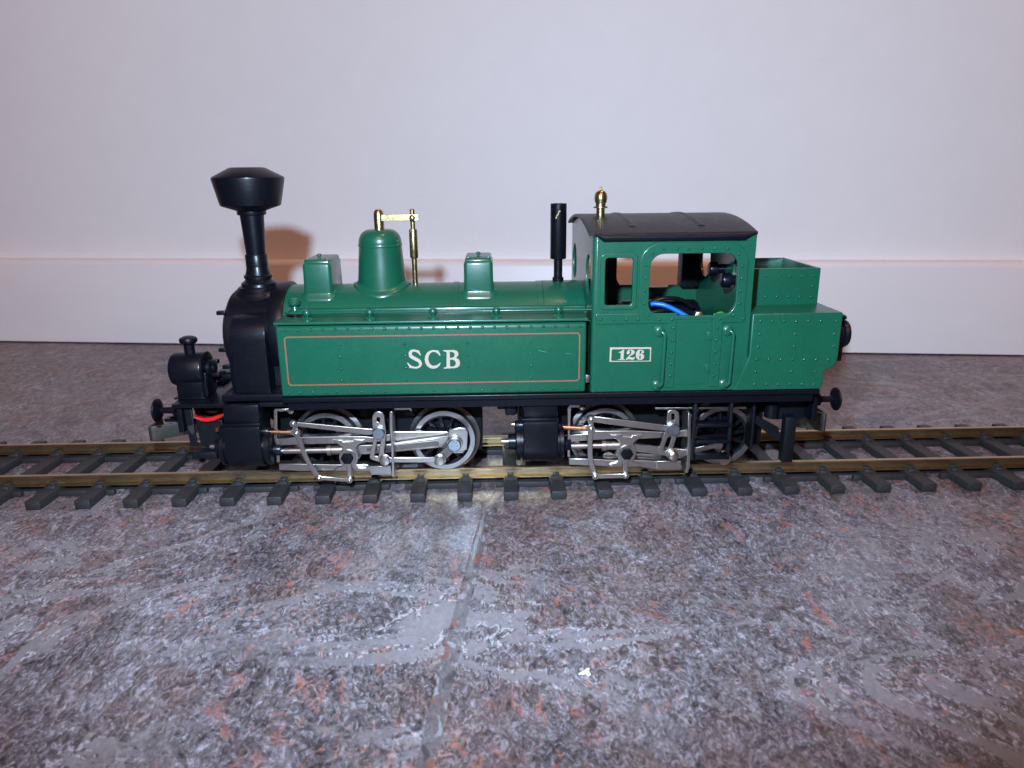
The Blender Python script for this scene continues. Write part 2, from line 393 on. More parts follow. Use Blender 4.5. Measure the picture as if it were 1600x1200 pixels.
# one sleeper with its four clips, copied along the track
def local(o, ox):       # move a mesh built at X = ox into its own origin
    for v in o.data.vertices: v.co.x -= ox*S
    o.location.x = ox*S
sx0 = P0-8*PI_
sl = box('sleeper', sx0-2.55, sx0+2.55, -14.4, 46.4, FZ, -3.62, 'sleeper_plastic', track, bevel=.28)
def clip_mesh(yc, side):
    bm = bmesh.new(); s = side
    a, b = sorted((yc+s*1.3, yc+s*4.3)); bm_box(bm, sx0-1.9, sx0+1.9, a, b, -3.75, -2.95, .15, 1)
    a, b = sorted((yc+s*.75, yc+s*2.6)); bm_box(bm, sx0-1.15, sx0+1.15, a, b, -3.2, -2.0, .22, 2)
    a, b = sorted((yc+s*2.9, yc+s*3.9)); bm_box(bm, sx0-1.6, sx0+1.6, a, b, -3.1, -2.6, .15, 1)
    return bm_mesh(bm)
clips = [finish('rail_clip', clip_mesh(yc, s), 'sleeper_plastic', sl, 40) for yc in (0, 32) for s in (-1, 1)]
webs = []
for yc in (-2.6, 34.6, 2.7, 29.3):
    webs.append(box('web', sx0+2.4, sx0+PI_-2.4, yc-.9, yc+.9, FZ, -4.7, 'sleeper_plastic', sl, bevel=.2))
stub = []
for a, b in ((2.4, 5.4), (PI_-5.4, PI_-2.4)):
    stub.append(box('web', sx0+a, sx0+b, -3.5, -1.7, FZ, -4.7, 'sleeper_plastic', sl, bevel=.2))
for o in [sl]+clips+webs+stub:
    for v in o.data.vertices: v.co.x -= sx0*S
for o in clips+webs+stub: o.matrix_parent_inverse = Matrix.Identity(4)
sl.location.x = sx0*S
for k in range(1, 37):
    i = k-8
    c = sl.copy(); COL.objects.link(c); c.location.x = (P0+i*PI_+random.uniform(-.18, .18))*S
    c.rotation_euler.z = random.uniform(-.006, .006)
    for j, q in enumerate(clips):
        if i == 12 and j == 0: continue
        d = q.copy(); COL.objects.link(d); d.parent = c
    for j, q in enumerate(webs):
        if j == 0 and i % 2: continue
        if k == 36: continue
        d = q.copy(); COL.objects.link(d); d.parent = c
    if i % 2 and k != 36:
        for q in stub: d = q.copy(); COL.objects.link(d); d.parent = c
for q in stub: bpy.data.objects.remove(q)

# ================================================================== locomotive
loco = empty('steam_locomotive', V(0, 16, 0))
loco['label'] = 'green and black articulated model steam tank locomotive numbered 126'; loco['category'] = 'model locomotive'
G, K, NS = 'green_paint', 'black_paint', 'nickel_silver'
NY, FY = -15.0, 47.0                     # outer planes of the body sides
def mir(y): return 32-y

# ---- running board, frames
rb = slab('running_board', rrect(-68.6, 109.6, -16, 48, .5), 30.5, 32.1, K, loco, bevel=.25)
prism('valance', [(-14.6, 27.6), (46.6, 27.6), (46.6, 30.5), (-14.6, 30.5)], -67, 108, K, loco, bevel=.2)
slab('front_platform', rrect(-106.6, -68, -11, 43, .6), 27.6, 29.0, K, loco, bevel=.2)
slab('smokebox_base', rrect(-90.5, -68.6, -9, 41, .8), 29.0, 31.3, K, loco, bevel=.3)
slab('deck_plate', rrect(-104, -97, 12, 36, .6), 29.0, 30.2, K, loco, bevel=.3)

# ---- side tanks
def tank_profile(s):
    pr = [(0, 32.15), (13.9, 32.15), (13.9, 55.9), (2.2, 55.9)]
    pr += [(2.2-2.2*math.sin(a), 53.7+2.2*math.cos(a)) for a in [PI/2*k/6 for k in range(7)]]
    pr += [(0, 34.2), (.35, 33.2), (.35, 32.15)] if 0 else []
    out = [(NY+u, z) for u, z in pr[1:]] if s < 0 else [(FY-u, z) for u, z in pr[1:]][::-1]
    return out
def tank_loop(s):
    arc = [(1.6-1.6*math.sin(PI/2*k/6), 54.3+1.6*math.cos(PI/2*k/6)) for k in range(7)]
    arcb = [(.9-.9*math.cos(PI/2*k/4), 33.05-.9*math.sin(PI/2*k/4)) for k in range(5)]
    pr = [(13.9, 32.15), (13.9, 55.9)]+arc+arcb
    return [(NY+u, z) for u, z in pr] if s < 0 else [(FY-u, z) for u, z in pr][::-1]
tank = prism('side_tank', tank_loop(-1)[::-1], -68.5, 31.2, G, loco, bevel=.7, res=3)
tank2 = prism('side_tank', tank_loop(1)[::-1], -68.5, 31.2, G, loco, bevel=.7, res=3)
for t, a, b, c in ((tank, NY-.75, 3.0, -1), (tank2, 29.0, FY+.75, 1)):
    slab('tank_lid', rrect(-68.9, 31.7, a, b, .5), 56.25, 57.15, G, t, bevel=.3)
def row(x0, x1, z0, z1, n): return [(x0+(x1-x0)*k/(n-1), z0+(z1-z0)*k/(n-1)) for k in range(n)]
tr = row(-65.2, 29.0, 54.5, 54.5, 25)+row(-66.2, 28.6, 33.7, 33.7, 25)
for x in (-48.6, -27.6, -7.3, 13.2): tr += [(x, z) for z in (49.6, 45.6, 41.6, 37.6)]
rivets('rivets', tr, NY, tank, r=.55)
plate('lining', [rrect(-66.1, 29.2, 36.0, 52.4, 1.2), rrect(-65.71, 28.81, 36.39, 52.01, .85)], NY-.05, NY+.1, 'red_line', tank, bevel=.02)
def letter(loops, y, parent, mat='cream_print'): return plate('letter', loops, y-.07, y+.1, mat, parent, bevel=.02)
letter([[(-23.11, 47.33), (-22.49, 45.61), (-22.77, 45.52), (-23.47, 46.35), (-24.22, 46.81), (-24.83, 46.93), (-25.31, 46.7), (-25.52, 46.22), (-25.35, 45.74), (-24.6, 45.21), (-23.54, 44.63), (-22.64, 43.93), (-22.29, 42.96), (-22.48, 42.15), (-23.06, 41.52), (-24.01, 41.17), (-25.09, 41.27), (-26.02, 41.43), (-26.34, 41.33), (-26.55, 41.9), (-27.11, 43.19), (-26.79, 43.22), (-26.28, 42.54), (-25.53, 42.04), (-24.6, 41.78), (-23.82, 41.85), (-23.31, 42.25), (-23.19, 42.81), (-23.6, 43.33), (-24.51, 43.86), (-25.72, 44.54), (-26.34, 45.19), (-26.53, 46.08), (-26.31, 46.87), (-25.74, 47.42), (-24.96, 47.62), (-24.04, 47.47), (-23.43, 47.27)]], NY, tank)
letter([[(-16.84, 47.17), (-16.17, 45.51), (-16.44, 45.36), (-17.11, 46.09), (-17.72, 46.58), (-18.49, 46.75), (-19.27, 46.44), (-19.9, 45.65), (-20.2, 44.53), (-20.09, 43.4), (-19.66, 42.59), (-18.98, 42.1), (-18.04, 42.05), (-17.25, 42.39), (-16.45, 43.02), (-16.22, 42.94), (-16.64, 42.06), (-17.45, 41.34), (-18.55, 41.04), (-19.64, 41.22), (-20.55, 41.88), (-21.13, 42.78), (-21.39, 44.07), (-21.15, 45.35), (-20.51, 46.46), (-19.56, 47.09), (-18.62, 47.31), (-17.69, 47.25), (-17.16, 47.08)]], NY, tank)
letter([[(-15.29, 47.21), (-11.8, 47.2), (-10.87, 46.95), (-10.4, 46.22), (-10.45, 45.5), (-11.18, 44.58), (-10.33, 44.05), (-9.89, 43.16), (-10.05, 42.11), (-10.72, 41.4), (-11.83, 41.14), (-15.27, 41.03), (-15.34, 41.31), (-14.47, 41.62), (-14.35, 41.86), (-14.2, 46.44), (-14.38, 46.65), (-15.25, 46.89)], [(-13.21, 46.59), (-12.44, 46.62), (-11.82, 46.33), (-11.58, 45.76), (-11.78, 45.04), (-12.34, 44.65), (-13.2, 44.58)], [(-13.17, 44.02), (-12.36, 44.01), (-11.59, 43.67), (-11.3, 42.94), (-11.45, 42.14), (-12.12, 41.69), (-12.98, 41.68), (-13.24, 41.84)]], NY, tank)
for a_ in ([(15.6, 46.6), (18.4, 45.9), (18.45, 46.0), (15.65, 46.72)], [(24.4, 45.6), (26.4, 45.2), (26.4, 45.29), (24.4, 45.7)]):
    plate('scratch', a_, NY-.03, NY+.05, 'scratch_mark', tank, bevel=.01)
box('tank_clip', 31.25, 32.6, NY+.2, NY+1.4, 35.4, 38.0, 'dark_nickel', tank, bevel=.1)

# ---- boiler
BY, BZ, BR = 16.0, 48.2, 16.4
boiler = lathe('boiler', [(BR, -70.5), (BR, 33.2)], (0, BY, BZ), G, loco, 'x', 96)
for x in (-40.2, -11.8, 17.6):
    lathe('boiler_band', [(BR, x-1.0), (BR+.22, x-.9), (BR+.22, x+.9), (BR, x+1.0)], (0, BY, BZ), G, boiler, 'x', 96, cap=False)
lathe('firebox_wrapper', [(BR, 18.7), (BR+.28, 18.8), (BR+.28, 31.0), (BR, 33)], (0, BY, BZ), G, boiler, 'x', 96, cap=False)
for s in (-1, 1):
    y0, y1 = (1.0, 3.4) if s < 0 else (28.6, 31.0)
    box('boiler_skirt', -66.5, 32.8, y0, y1, 57.0, 58.3, G, boiler, bevel=.4)
def bz_at(dy, R=BR): return BZ+math.sqrt(max(0, R*R-dy*dy))
def saddle(name, xc, prof, mat, parent, seg=56, R=BR):
    """flange hugging the boiler: prof = (radius, lift over the boiler surface)"""
    bm = bmesh.new(); rings = []
    for r, h in prof:
        rings.append([bm.verts.new(V(xc+r*math.cos(2*PI*k/seg), BY+r*math.sin(2*PI*k/seg), bz_at(r*math.sin(2*PI*k/seg), R)+h)) for k in range(seg)])
    for a, b in zip(rings, rings[1:]):
        for k in range(seg): bm.faces.new((a[k], a[(k+1) % seg], b[(k+1) % seg], b[k]))
    return finish(name, bm_mesh(bm), mat, parent, 40)

# ---- smokebox
SR, SZ = 15.6, 47.2
smk = lathe('smokebox', [(0, -91.2), (SR-1.6, -91.2), (SR-.6, -90.9), (SR, -90.2), (SR, -72.5)], (0, BY, SZ), K, loco, 'x', 80)
lathe('smokebox_ring', [(BR-.5, -75.6), (BR+.9, -75.6), (BR+1.1, -75.3), (BR+1.1, -70.9), (BR+.9, -70.5), (BR-.5, -70.5)], (0, BY, BZ), K, smk, 'x', 96)
lathe('smokebox_door', [(12.6, -91.0), (12.6, -91.9), (12.0, -92.5), (9.5, -93.2), (5, -93.9), (0, -94.1)], (0, BY, SZ), K, smk, 'x', 56)
lathe('door_dart', [(1.5, -93.8), (1.5, -95.6), (0, -95.8)], (0, BY, SZ), K, smk, 'x', 20)
for yy, zz in ((6.2, 56.6), (4.2, 44.0), (5.6, 37.6), (26, 56.5), (28, 44), (26.4, 37.6)):
    box('door_clamp', -94.2, -91.2, yy-1.1, yy+1.1, zz-.7, zz+.7, K, smk, bevel=.25)
lathe('steam_bolt', [(0, -97.2), (1.6, -97.0), (2.1, -96.3), (2.1, -94.2), (1.7, -93.8), (1.7, -91)], (0, 6.5, 33.8), 'black_paint', smk, 'x', 24)
box('smokebox_saddle', -90.6, -73, 1.6, 30.4, 31.2, 50, K, smk, bevel=.5)
sh = [(-5.0, 31.3), (4.5, 31.3), (4.5, 57.0)]
sh += [(2.6-7.6*math.sin(PI/2*k/8), 49.4+7.4*math.cos(PI/2*k/8)) for k in range(9)]
prism('steam_pipe_cover', sh[::-1], -87.0, -75.2, K, smk, bevel=.35, res=3)
prism('steam_pipe_cover', [(mir(a), b) for a, b in sh], -87.0, -75.2, K, smk, bevel=.35, res=3)

# ---- chimney
CX = -81.9
ch = lathe('chimney', [(0, 72), (3.1, 72), (3.28, 75.6), (4.05, 89.2)], (CX, BY, 0), K, loco, seg=48)
lathe('cap', [(3.6, 88.9), (4.75, 89.0), (4.85, 89.3), (4.85, 90.2), (5.2, 90.5), (9.7, 92.0), (10.1, 92.35), (12.0, 100.9), (11.95, 101.35), (11.6, 101.7), (6.0, 104.6), (5.1, 104.75), (4.8, 104.6), (4.6, 100), (0, 99)], (CX, BY, 0), K, ch, seg=64)
lathe('collar', [(3.1, 71.2), (3.75, 71.3), (3.75, 75.2), (3.6, 75.5), (3.1, 75.5)], (CX, BY, 0), K, ch, seg=48)
lathe('chimney_base', [(3.0, 71.4), (3.65, 71.3), (3.9, 69.9), (4.3, 68.5), (4.7, 68.3), (4.85, 68.1), (4.85, 67.2), (4.4, 67.0), (4.8, 66.3), (5.7, 65.7), (6.0, 65.5), (6.1, 64.6), (6.2, 64.4), (7.0, 64.2), (7.15, 64.0), (7.15, 62.6), (6.9, 62.3), (6.7, 58)], (CX, BY, 0), K, ch, seg=56)
bm = bmesh.new(); rings = []; sg = 56
for r, h in ((7.1, 1.3), (7.6, .7), (8.1, .25), (8.6, -.1)):
    rings.append([bm.verts.new(V(CX+r*math.cos(2*PI*k/sg), BY+r*math.sin(2*PI*k/sg), SZ+math.sqrt(SR*SR-(r*math.sin(2*PI*k/sg))**2)+h)) for k in range(sg)])
for a, b in zip(rings, rings[1:]):
    for k in range(sg): bm.faces.new((a[k], a[(k+1) % sg], b[(k+1) % sg], b[k]))
finish('chimney_flange', bm_mesh(bm), K, ch, 50)

# ---- dome with safety valve
DX = -38.2
dome = lathe('dome', [(8.75, 57), (8.6, 64.5), (7.95, 72), (7.45, 78.1), (7.45, 78.6)]+[(7.45-3.9+3.9*math.cos(PI/2*k/10), 79.2+4.4*math.sin(PI/2*k/10)) for k in range(11)]+[(0, 83.65)], (DX, BY, 0), G, loco, seg=64)
lathe('dome_ring', [(7.3, 77.7), (7.65, 77.9), (7.7, 78.4), (7.6, 78.7), (7.3, 78.8)], (DX, BY, 0), G, dome, seg=64)
saddle('dome_flange', DX, [(8.5, 1.6), (8.75, 1.15), (9.3, .75), (9.9, .62), (10.15, .4), (10.2, -.2)], G, dome)
BR_ = 'brass'
sv = lathe('safety_valve', [(1.75, 83.0), (1.75, 88.9), (1.55, 89.7), (1.05, 90.3), (0, 90.5)], (DX, BY, 0), BR_, loco, seg=24)
plate('lever', rrect(DX+.8, -24.2, 86.5, 88.7, .25), BY-1.4, BY+.2, BR_, sv, bevel=.12)
lathe('spring_balance', [(0, 62.5), (.95, 62.5), (.95, 73.3), (1.38, 73.6), (1.45, 74), (1.45, 83.0), (1.3, 83.5), (.85, 83.6), (.85, 90.2), (.5, 90.5), (0, 90.5)], (-26.5, BY, 0), BR_, sv, seg=24)
bm = bmesh.new(); bmesh.ops.create_uvsphere(bm, u_segments=16, v_segments=10, radius=1.35*S)
bmesh.ops.translate(bm, verts=bm.verts, vec=V(-26.5, BY-.6, 87.4)); finish('ball_joint', bm_mesh(bm), BR_, sv, 60)

# ---- sandboxes
def sandbox(x0, x1):
    o = box('sandbox', x0, x1, 6.2, 25.8, 58, 73.4, G, loco, bevel=1.3, seg=4, taper=.03)
    lid = box('lid', x0+.5, x1-.5, 6.9, 25.1, 73.0, 74.3, G, o, bevel=.55, seg=2, taper=.06)
    xm = (x0+x1)/2
    box('hinge', x0+1.0, x0+2.2, 7.2, 8.4, 74.1, 74.55, G, o, bevel=.15); box('hinge', x1-2.2, x1-1.0, 7.2, 8.4, 74.1, 74.55, G, o, bevel=.15)
    lathe('knob', [(.45, 74.1), (.4, 74.7), (.8, 75.1), (.75, 75.6), (0, 75.95)], (xm, 12.5, 0), G, o, seg=12)
    # flange: rounded rectangle hugging the boiler
    bm = bmesh.new(); rings = []
    for off, h in ((.0, 1.5), (.15, 1.0), (.9, .62), (1.15, .4), (1.2, -.2)):
        lp = rrect(x0-off, x1+off, 6.2-off, 25.8+off, 1.6+off)
        rings.append([bm.verts.new(V(a, b, bz_at(b-BY)+h)) for a, b in lp])
    for a, b in zip(rings, rings[1:]):
        for k in range(len(a)): k2 = (k+1) % len(a); bm.faces.new((a[k], a[k2], b[k2], b[k]))
    finish('flange', bm_mesh(bm), G, o, 40)
    return o
sandbox(-64.0, -54.1); sandbox(-8.9, 1.4)

# ---- black exhaust pipe and whistle
ex = lathe('exhaust_pipe', [(0, 62), (2.0, 62), (2.0, 66.0), (1.55, 66.2), (1.55, 72.6), (2.75, 72.7), (2.85, 73.0), (2.85, 91.6), (2.7, 91.8), (2.3, 91.8), (2.2, 88), (0, 88)], (24.6, BY, 0), K, loco, seg=32)
bm = bmesh.new()
for k in range(7):
    a = -1.95+k*.07; z = 87.0+k*.42+random.uniform(-.2, .2)
    bm_box(bm, 24.6+2.85*math.cos(a)-.28, 24.6+2.85*math.cos(a)+.28, BY+2.85*math.sin(a)-.1, BY+2.85*math.sin(a)+.15, z-.3, z+.3, .08, 1)
finish('paint_chip', bm_mesh(bm), BR_, ex, 40)
wh = lathe('whistle', [(0, 84.5), (1.45, 84.5), (1.45, 90.3), (2.5, 90.4), (2.5, 90.8), (1.75, 90.9), (1.75, 92.0), (2.0, 92.2), (2.2, 93.2), (2.2, 94.2), (1.95, 95.2), (1.4, 95.9), (.5, 96.1), (.38, 96.2), (.38, 97.3), (0, 97.4)], (38.6, 11, 0), BR_, loco, seg=28)

# ---- handrail along the tank top
HX = (-58.7, -38.6, -18.3, 2.1, 22.3)
for hy in (-12.4, 44.4):
    hr = tube('handrail', [(-66.5, hy+3.5, 59.0), (-65.0, hy+.8, 59.35), (-63, hy, 59.4), (33, hy, 59.4)], .36, G, loco, 10)
    for x in HX:
        lathe('handrail_knob', [(1.75, 57.1), (1.75, 57.4), (1.35, 57.75), (.7, 58.0), (.72, 58.3), (1.15, 58.7), (1.42, 59.3), (1.35, 59.95), (.9, 60.5), (0, 60.75)], (x, hy, 0), G, hr, seg=18)
lathe('boiler_plug', [(2.2, 57.0), (2.2, 57.6), (1.3, 58.0), (1.0, 59.2), (1.9, 59.9), (2.1, 60.9), (1.4, 61.9), (0, 62.1)], (-66.3, 2.0, 0), G, loco, seg=20)
lathe('boiler_plug_seat', [(2.6, 56.9), (2.6, 57.5), (0, 57.6)], (-65.0, -3.4, 0), K, loco, seg=20)

# ---- cab
cab = empty('cab', V(58, 16, 32.2)); cab.parent = loco; cab.matrix_parent_inverse = Matrix.Translation(-loco.location); WORLD_LOC['cab'] = Vector(cab.location)
X0, X1, Z0, Z1 = 32.8, 84.35, 32.2, 83.4
SW = (36.7, 45.5, 61.1, 76.2); BW = (50.9, 79.0, 57.4, 77.3)
def cab_side(yo, s):
    """yo = outer plane, s = -1 near, +1 far"""
    def band(a, b): return (yo+s*a, yo+s*b) if s < 0 else (yo+s*b, yo+s*a)
    y0, y1 = (yo, yo+1) if s < 0 else (yo-1, yo)
    doorgap = [(54.6, 33.6), (71.6, 33.6), (71.6, 57.4), (54.6, 57.4)]
    side = plate('side_panel', [[(X0+1.2, Z0), (X1, Z0), (X1, Z1), (X0+1.2, Z1)], rrect(SW[0], SW[1], SW[2], SW[3], 1.1)[::-1],
                 (rrect(BW[0], BW[1], BW[2], BW[3], 4.4))[::-1]], y0, y1, G, cab, bevel=.12)
    q = (yo-.4, yo+.15) if s < 0 else (yo-.15, yo+.4)
    fr = plate('window_frame', [rrect(SW[0]-1.5, SW[1]+1.5, SW[2]-1.4, SW[3]+1.4, 1.6), rrect(SW[0], SW[1], SW[2], SW[3], 1.1)], q[0], q[1], G, side, bevel=.25)
    plate('doorway_frame', [rrect(BW[0]-3.3, BW[1]+3.2, BW[2]-1.2, BW[3]+3.4, (.6, .6, 6.6, 6.6), 10), rrect(BW[0], BW[1], BW[2], BW[3], 4.4)], q[0], q[1], G, side, bevel=.28)
    plate('waist_band', [(34.4, 53.0), (49.2, 53.0), (54.3, 53.0), (54.3, 33.0), (50.6, 33.0), (50.6, 52.2), (34.4, 52.2)][:0] or rrect(34.0, 60.5, 55.0, 58.4, .5), q[0]+.02, q[1], G, side, bevel=.25)
    plate('door_post', rrect(57.3, 60.4, 33.4, 57.8, .4), q[0]+.05, q[1], G, side, bevel=.25)
    plate('door_post', rrect(72.2, 75.4, 33.4, 57.8, .4), q[0]+.05, q[1], G, side, bevel=.25)
    plate('waist_band', rrect(72.1, 82.6, 55.0, 58.2, .5), q[0]+.03, q[1], G, side, bevel=.25)
    dq = (yo-.16, yo+.3) if s < 0 else (yo-.3, yo+.16)
    door = plate('door', rrect(60.7, 71.9, 34.4, 57.3, .25), dq[0], dq[1], G, cab, bevel=.12)
    plate('door_rail', rrect(60.9, 71.7, 55.2, 57.1, .2), dq[0]-(.12 if s < 0 else 0), dq[1]+(.12 if s > 0 else 0), G, door, bevel=.1)
    for z in (50.8, 39.8):
        a, b = (yo-.62, yo+.1) if s < 0 else (yo-.1, yo+.62)
        box('hinge', 70.4, 72.3, a, b, z-1.4, z+1.4, G, door, bevel=.12)
    rv = [(35.6, 56.6), (39.7, 56.6), (43.8, 56.6), (47.7, 56.6), (54.7, 56.4), (58.7, 56.4), (74.2, 56.3), (81.7, 56.2)]
    rv += row(59.2, 59.0, 53.5, 37.5, 5)+row(73.6, 73.4, 53.4, 37.3, 5)
    rv += [(51.3, 77.4), (49.4, 73.9), (49.4, 69.8), (49.4, 65.8), (49.4, 61.7), (50.9, 57.9)]
    rv += row(55.0, 75.1, 78.9, 78.8, 6)+[(78.8, 77.0), (80.2, 73.3), (80.2, 69.3), (80.2, 65.3), (80.1, 61.3), (78.4, 57.5)]
    rivets('rivets', rv, q[0] if s < 0 else q[1], side, r=.55, out=s)
    for x in (56.2, 78.5):
        yy = yo+s*1.6
        h = tube('grab_rail', spline([(x-1.6, yo+s*.2, 52.5), (x-.8, yo+s*1.1, 52.4), (x+.1, yy, 51.5), (x+.2, yy, 49.5), (x+.1, yy, 43), (x, yy, 36.4), (x-.2, yy, 34.9), (x-.9, yo+s*1.1, 34.1), (x-1.7, yo+s*.2, 34.0)], 5), .62, G, cab, 10)
        for z in (52.4, 34.2):
            lathe('rail_foot', [(1.85, 0), (1.85, s*.35), (1.3, s*.8), (.9, s*.95), (0, s*1.0)], (x-1.3, yo, z), G, h, 'y', 18)
    return side
near_side = cab_side(NY, -1); far_side = cab_side(FY, 1)
plq = plate('number_plate', [(38.95, 47.32), (52.43, 47.18), (52.47, 42.44), (38.87, 42.51)], NY-.18, NY+.1, G, cab, bevel=.05)
plate('plate_border', [[(38.92, 47.35), (52.46, 47.21), (52.5, 42.41), (38.84, 42.48)], [(39.9, 46.68), (51.88, 46.65), (52.1, 46.38), (52.12, 42.79), (51.84, 42.65), (39.7, 42.79), (39.43, 43.1), (39.54, 46.42)]], NY-.36, NY-.1, 'cream_print', plq, bevel=.06)
for lp in ([[(43.58, 46.51), (43.15, 46.49), (42.66, 46.01), (41.74, 45.73), (41.89, 45.5), (42.46, 45.52), (42.49, 43.57), (42.32, 43.35), (41.63, 43.28), (41.6, 43.11), (44.09, 43.07), (44.06, 43.25), (43.55, 43.4), (43.49, 43.7), (43.59, 46.21)]],
           [[(44.43, 45.17), (44.43, 45.76), (44.89, 46.34), (45.68, 46.51), (46.55, 46.39), (47.07, 45.94), (47.06, 45.35), (46.6, 44.84), (45.75, 44.41), (45.33, 44.04), (45.77, 43.99), (46.5, 43.77), (46.93, 44.02), (47.21, 44.01), (47.1, 43.35), (46.53, 43.03), (45.8, 43.14), (45.07, 43.3), (44.64, 43.06), (44.32, 43.09), (44.41, 43.54), (45.17, 44.41), (45.87, 45.07), (46.02, 45.73), (45.83, 46.18), (45.47, 46.26), (45.26, 46.04), (45.56, 45.67), (45.43, 45.22), (45.01, 44.94), (44.65, 44.94)]],
           [[(50.11, 45.67), (49.98, 45.3), (49.55, 45.2), (49.25, 45.46), (49.31, 45.9), (49.44, 46.12), (49.01, 46.2), (48.73, 45.84), (48.67, 44.95), (49.05, 45.17), (49.7, 45.08), (50.16, 44.56), (50.23, 43.89), (49.92, 43.27), (49.28, 42.98), (48.41, 43), (47.74, 43.48), (47.45, 44.38), (47.46, 45.27), (47.79, 46), (48.42, 46.43), (49.29, 46.45), (49.88, 46.15)], [(48.65, 44.36), (48.85, 44.65), (49.08, 44.35), (49.12, 43.46), (48.91, 43.21), (48.68, 43.47)]]):
    plate('digit', lp, NY-.32, NY-.1, 'cream_print', plq, bevel=.04)
def end_wall(name, x0, x1, zlow=Z0):
    def arch(n=14):
        o = []
        for k in range(n+1):
            y = FY-1.2-(FY-NY-2.4)*k/n; o.append((y, Z1-.6+3.9*(1-((y-BY)/31)**2)))
        return o
    loop = [(NY+1.2, zlow), (FY-1.2, zlow)]+arch()
    return prism(name, [loop, circ(-4.0, 69.6, 6.6, 32)[::-1], circ(36.0, 69.6, 6.6, 32)[::-1]], x0, x1, G, cab, bevel=.15)
fw_ = end_wall('front_wall', X0, X0+1); rw_ = end_wall('rear_wall', X1-1, X1)
for cx, cy in ((X0+1.2, NY+1.2), (X0+1.2, FY-1.2)):
    lathe('corner_post', [(1.2, Z0), (1.2, Z1)], (cx, cy, 0), G, cab, seg=24)
# black box as a partition and two lamp sockets inside, seen through the doorway
box('partition', 75.2, 82.0, 38.5, 45.6, 58.6, 82.5, 'black_plastic', cab, bevel=.4)
for cy, cz in ((11.8, 68.9), (-3.2, 67.0)):
    kb = lathe('lamp_socket', [(0, 77.6), (1.6, 77.6), (2.3, 77.9), (2.5, 78.4), (2.5, 80.6), (1.7, 81.0), (1.7, 83.2)], (0, cy, cz), 'black_paint', cab, 'x', 20)
# ---- roof
def roof_z(y, lift=0.0): return 83.5+lift+4.0*(1-((y-BY)/31.8)**2)
bm = bmesh.new(); n_ = 40; gx = [31.3, 31.7]+[31.7+k*(83.8-31.7)/12 for k in range(1, 12)]+[83.8, 84.2]
T_, B_ = [], []
for x in gx:
    e = .18 if x in (31.3, 84.2) else 0
    T_.append([bm.verts.new(V(x, NY-.9+(FY-NY+1.8)*k/n_, roof_z(NY-.9+(FY-NY+1.8)*k/n_)+.55-e)) for k in range(n_+1)])
    B_.append([bm.verts.new(V(x, NY-.9+(FY-NY+1.8)*k/n_, roof_z(NY-.9+(FY-NY+1.8)*k/n_)-.45)) for k in range(n_+1)])
for i in range(len(gx)-1):
    for k in range(n_):
        bm.faces.new((T_[i][k], T_[i][k+1], T_[i+1][k+1], T_[i+1][k])); bm.faces.new((B_[i][k], B_[i+1][k], B_[i+1][k+1], B_[i][k+1]))
    bm.faces.new((T_[i][0], T_[i+1][0], B_[i+1][0], B_[i][0])); bm.faces.new((T_[i][n_], B_[i][n_], B_[i+1][n_], T_[i+1][n_]))
for i in (0, len(gx)-1):
    for k in range(n_): bm.faces.new((T_[i][k], B_[i][k], B_[i][k+1], T_[i][k+1]))
roof = finish('roof', bm_mesh(bm), 'roof_paint', loco, 40)
for x in (45.8, 68.0):
    bm = bmesh.new(); rg = []
    for k in range(4, n_-3):
        y = NY-.9+(FY-NY+1.8)*k/n_; z = roof_z(y)+.55
        rg.append([bm.verts.new(V(x+a, y, z+b)) for a, b in ((-1.5, -.1), (-1.0, .16), (-.4, .34), (.4, .34), (1.0, .16), (1.5, -.1))])
    for a, b in zip(rg, rg[1:]):
        for k in range(5): bm.faces.new((a[k], a[k+1], b[k+1], b[k]))
    bm.faces.new(rg[0]); bm.faces.new(rg[-1]); finish('roof_rib', bm_mesh(bm), 'roof_paint', roof, 60)
for yo, s in ((NY, -1), (FY, 1)):
    lp = [(yo+s*.25, 84.05), (yo+s*1.0, 83.6), (yo+s*1.35, 82.9), (yo+s*1.35, 81.9), (yo+s*1.0, 81.35), (yo+s*.35, 81.2), (yo+s*.1, 81.3)]
    if s < 0: lp = lp[::-1]
    bm = bmesh.new(); ends = []
    for x, t in ((33.0, .0), (36.0, 1.0), (80.2, 1.0), (83.4, .0)):
        ends.append([bm.verts.new(V(x, y, 84.05-(84.05-z)*(t if t else .25))) for y, z in lp])
    for a, b in zip(ends, ends[1:]):
        for k in range(len(lp)): k2 = (k+1) % len(lp); bm.faces.new((a[k], a[k2], b[k2], b[k]))
    bm.faces.new(ends[0]); bm.faces.new(ends[-1]); finish('gutter', bm_mesh(bm), K, roof, 50)

# ---- motor and wires in the cab
mo = empty('motor', V(62, 16, 46)); mo.parent = loco; mo.matrix_parent_inverse = Matrix.Translation(-loco.location); WORLD_LOC['motor'] = Vector(mo.location)
box('motor_block', 41, 80, -6, 38, 33, 51.5, 'black_plastic', mo, bevel=1.0)
lathe('motor_can', [(0, 46), (7.6, 46), (8.4, 47), (8.4, 73.0), (7.6, 74), (0, 74)], (0, 11, 49.8), 'black_paint', mo, 'x', 40)
box('circuit_board', 50, 78, -11.6, 1.0, 53.4, 54.4, 'black_plastic', mo, bevel=.15)
for a in ((50.6, 52.8, -11.5, -9, 54.4, 55.8), (75.6, 78, -11.4, -8.8, 54.4, 55.8)):
    box('red_sleeve', *a, 'red_insulation', mo, bevel=.5)
tube('blue_wire', spline([(46.5, 2, 54.5), (49.0, -3.6, 58.3), (52.8, -7, 59.9), (56.8, -8.6, 60.0), (60.5, -9.4, 58.6), (64.2, -10.2, 56.6), (65.6, -10.4, 55.8)], 6), .82, 'blue_insulation', mo, 14)
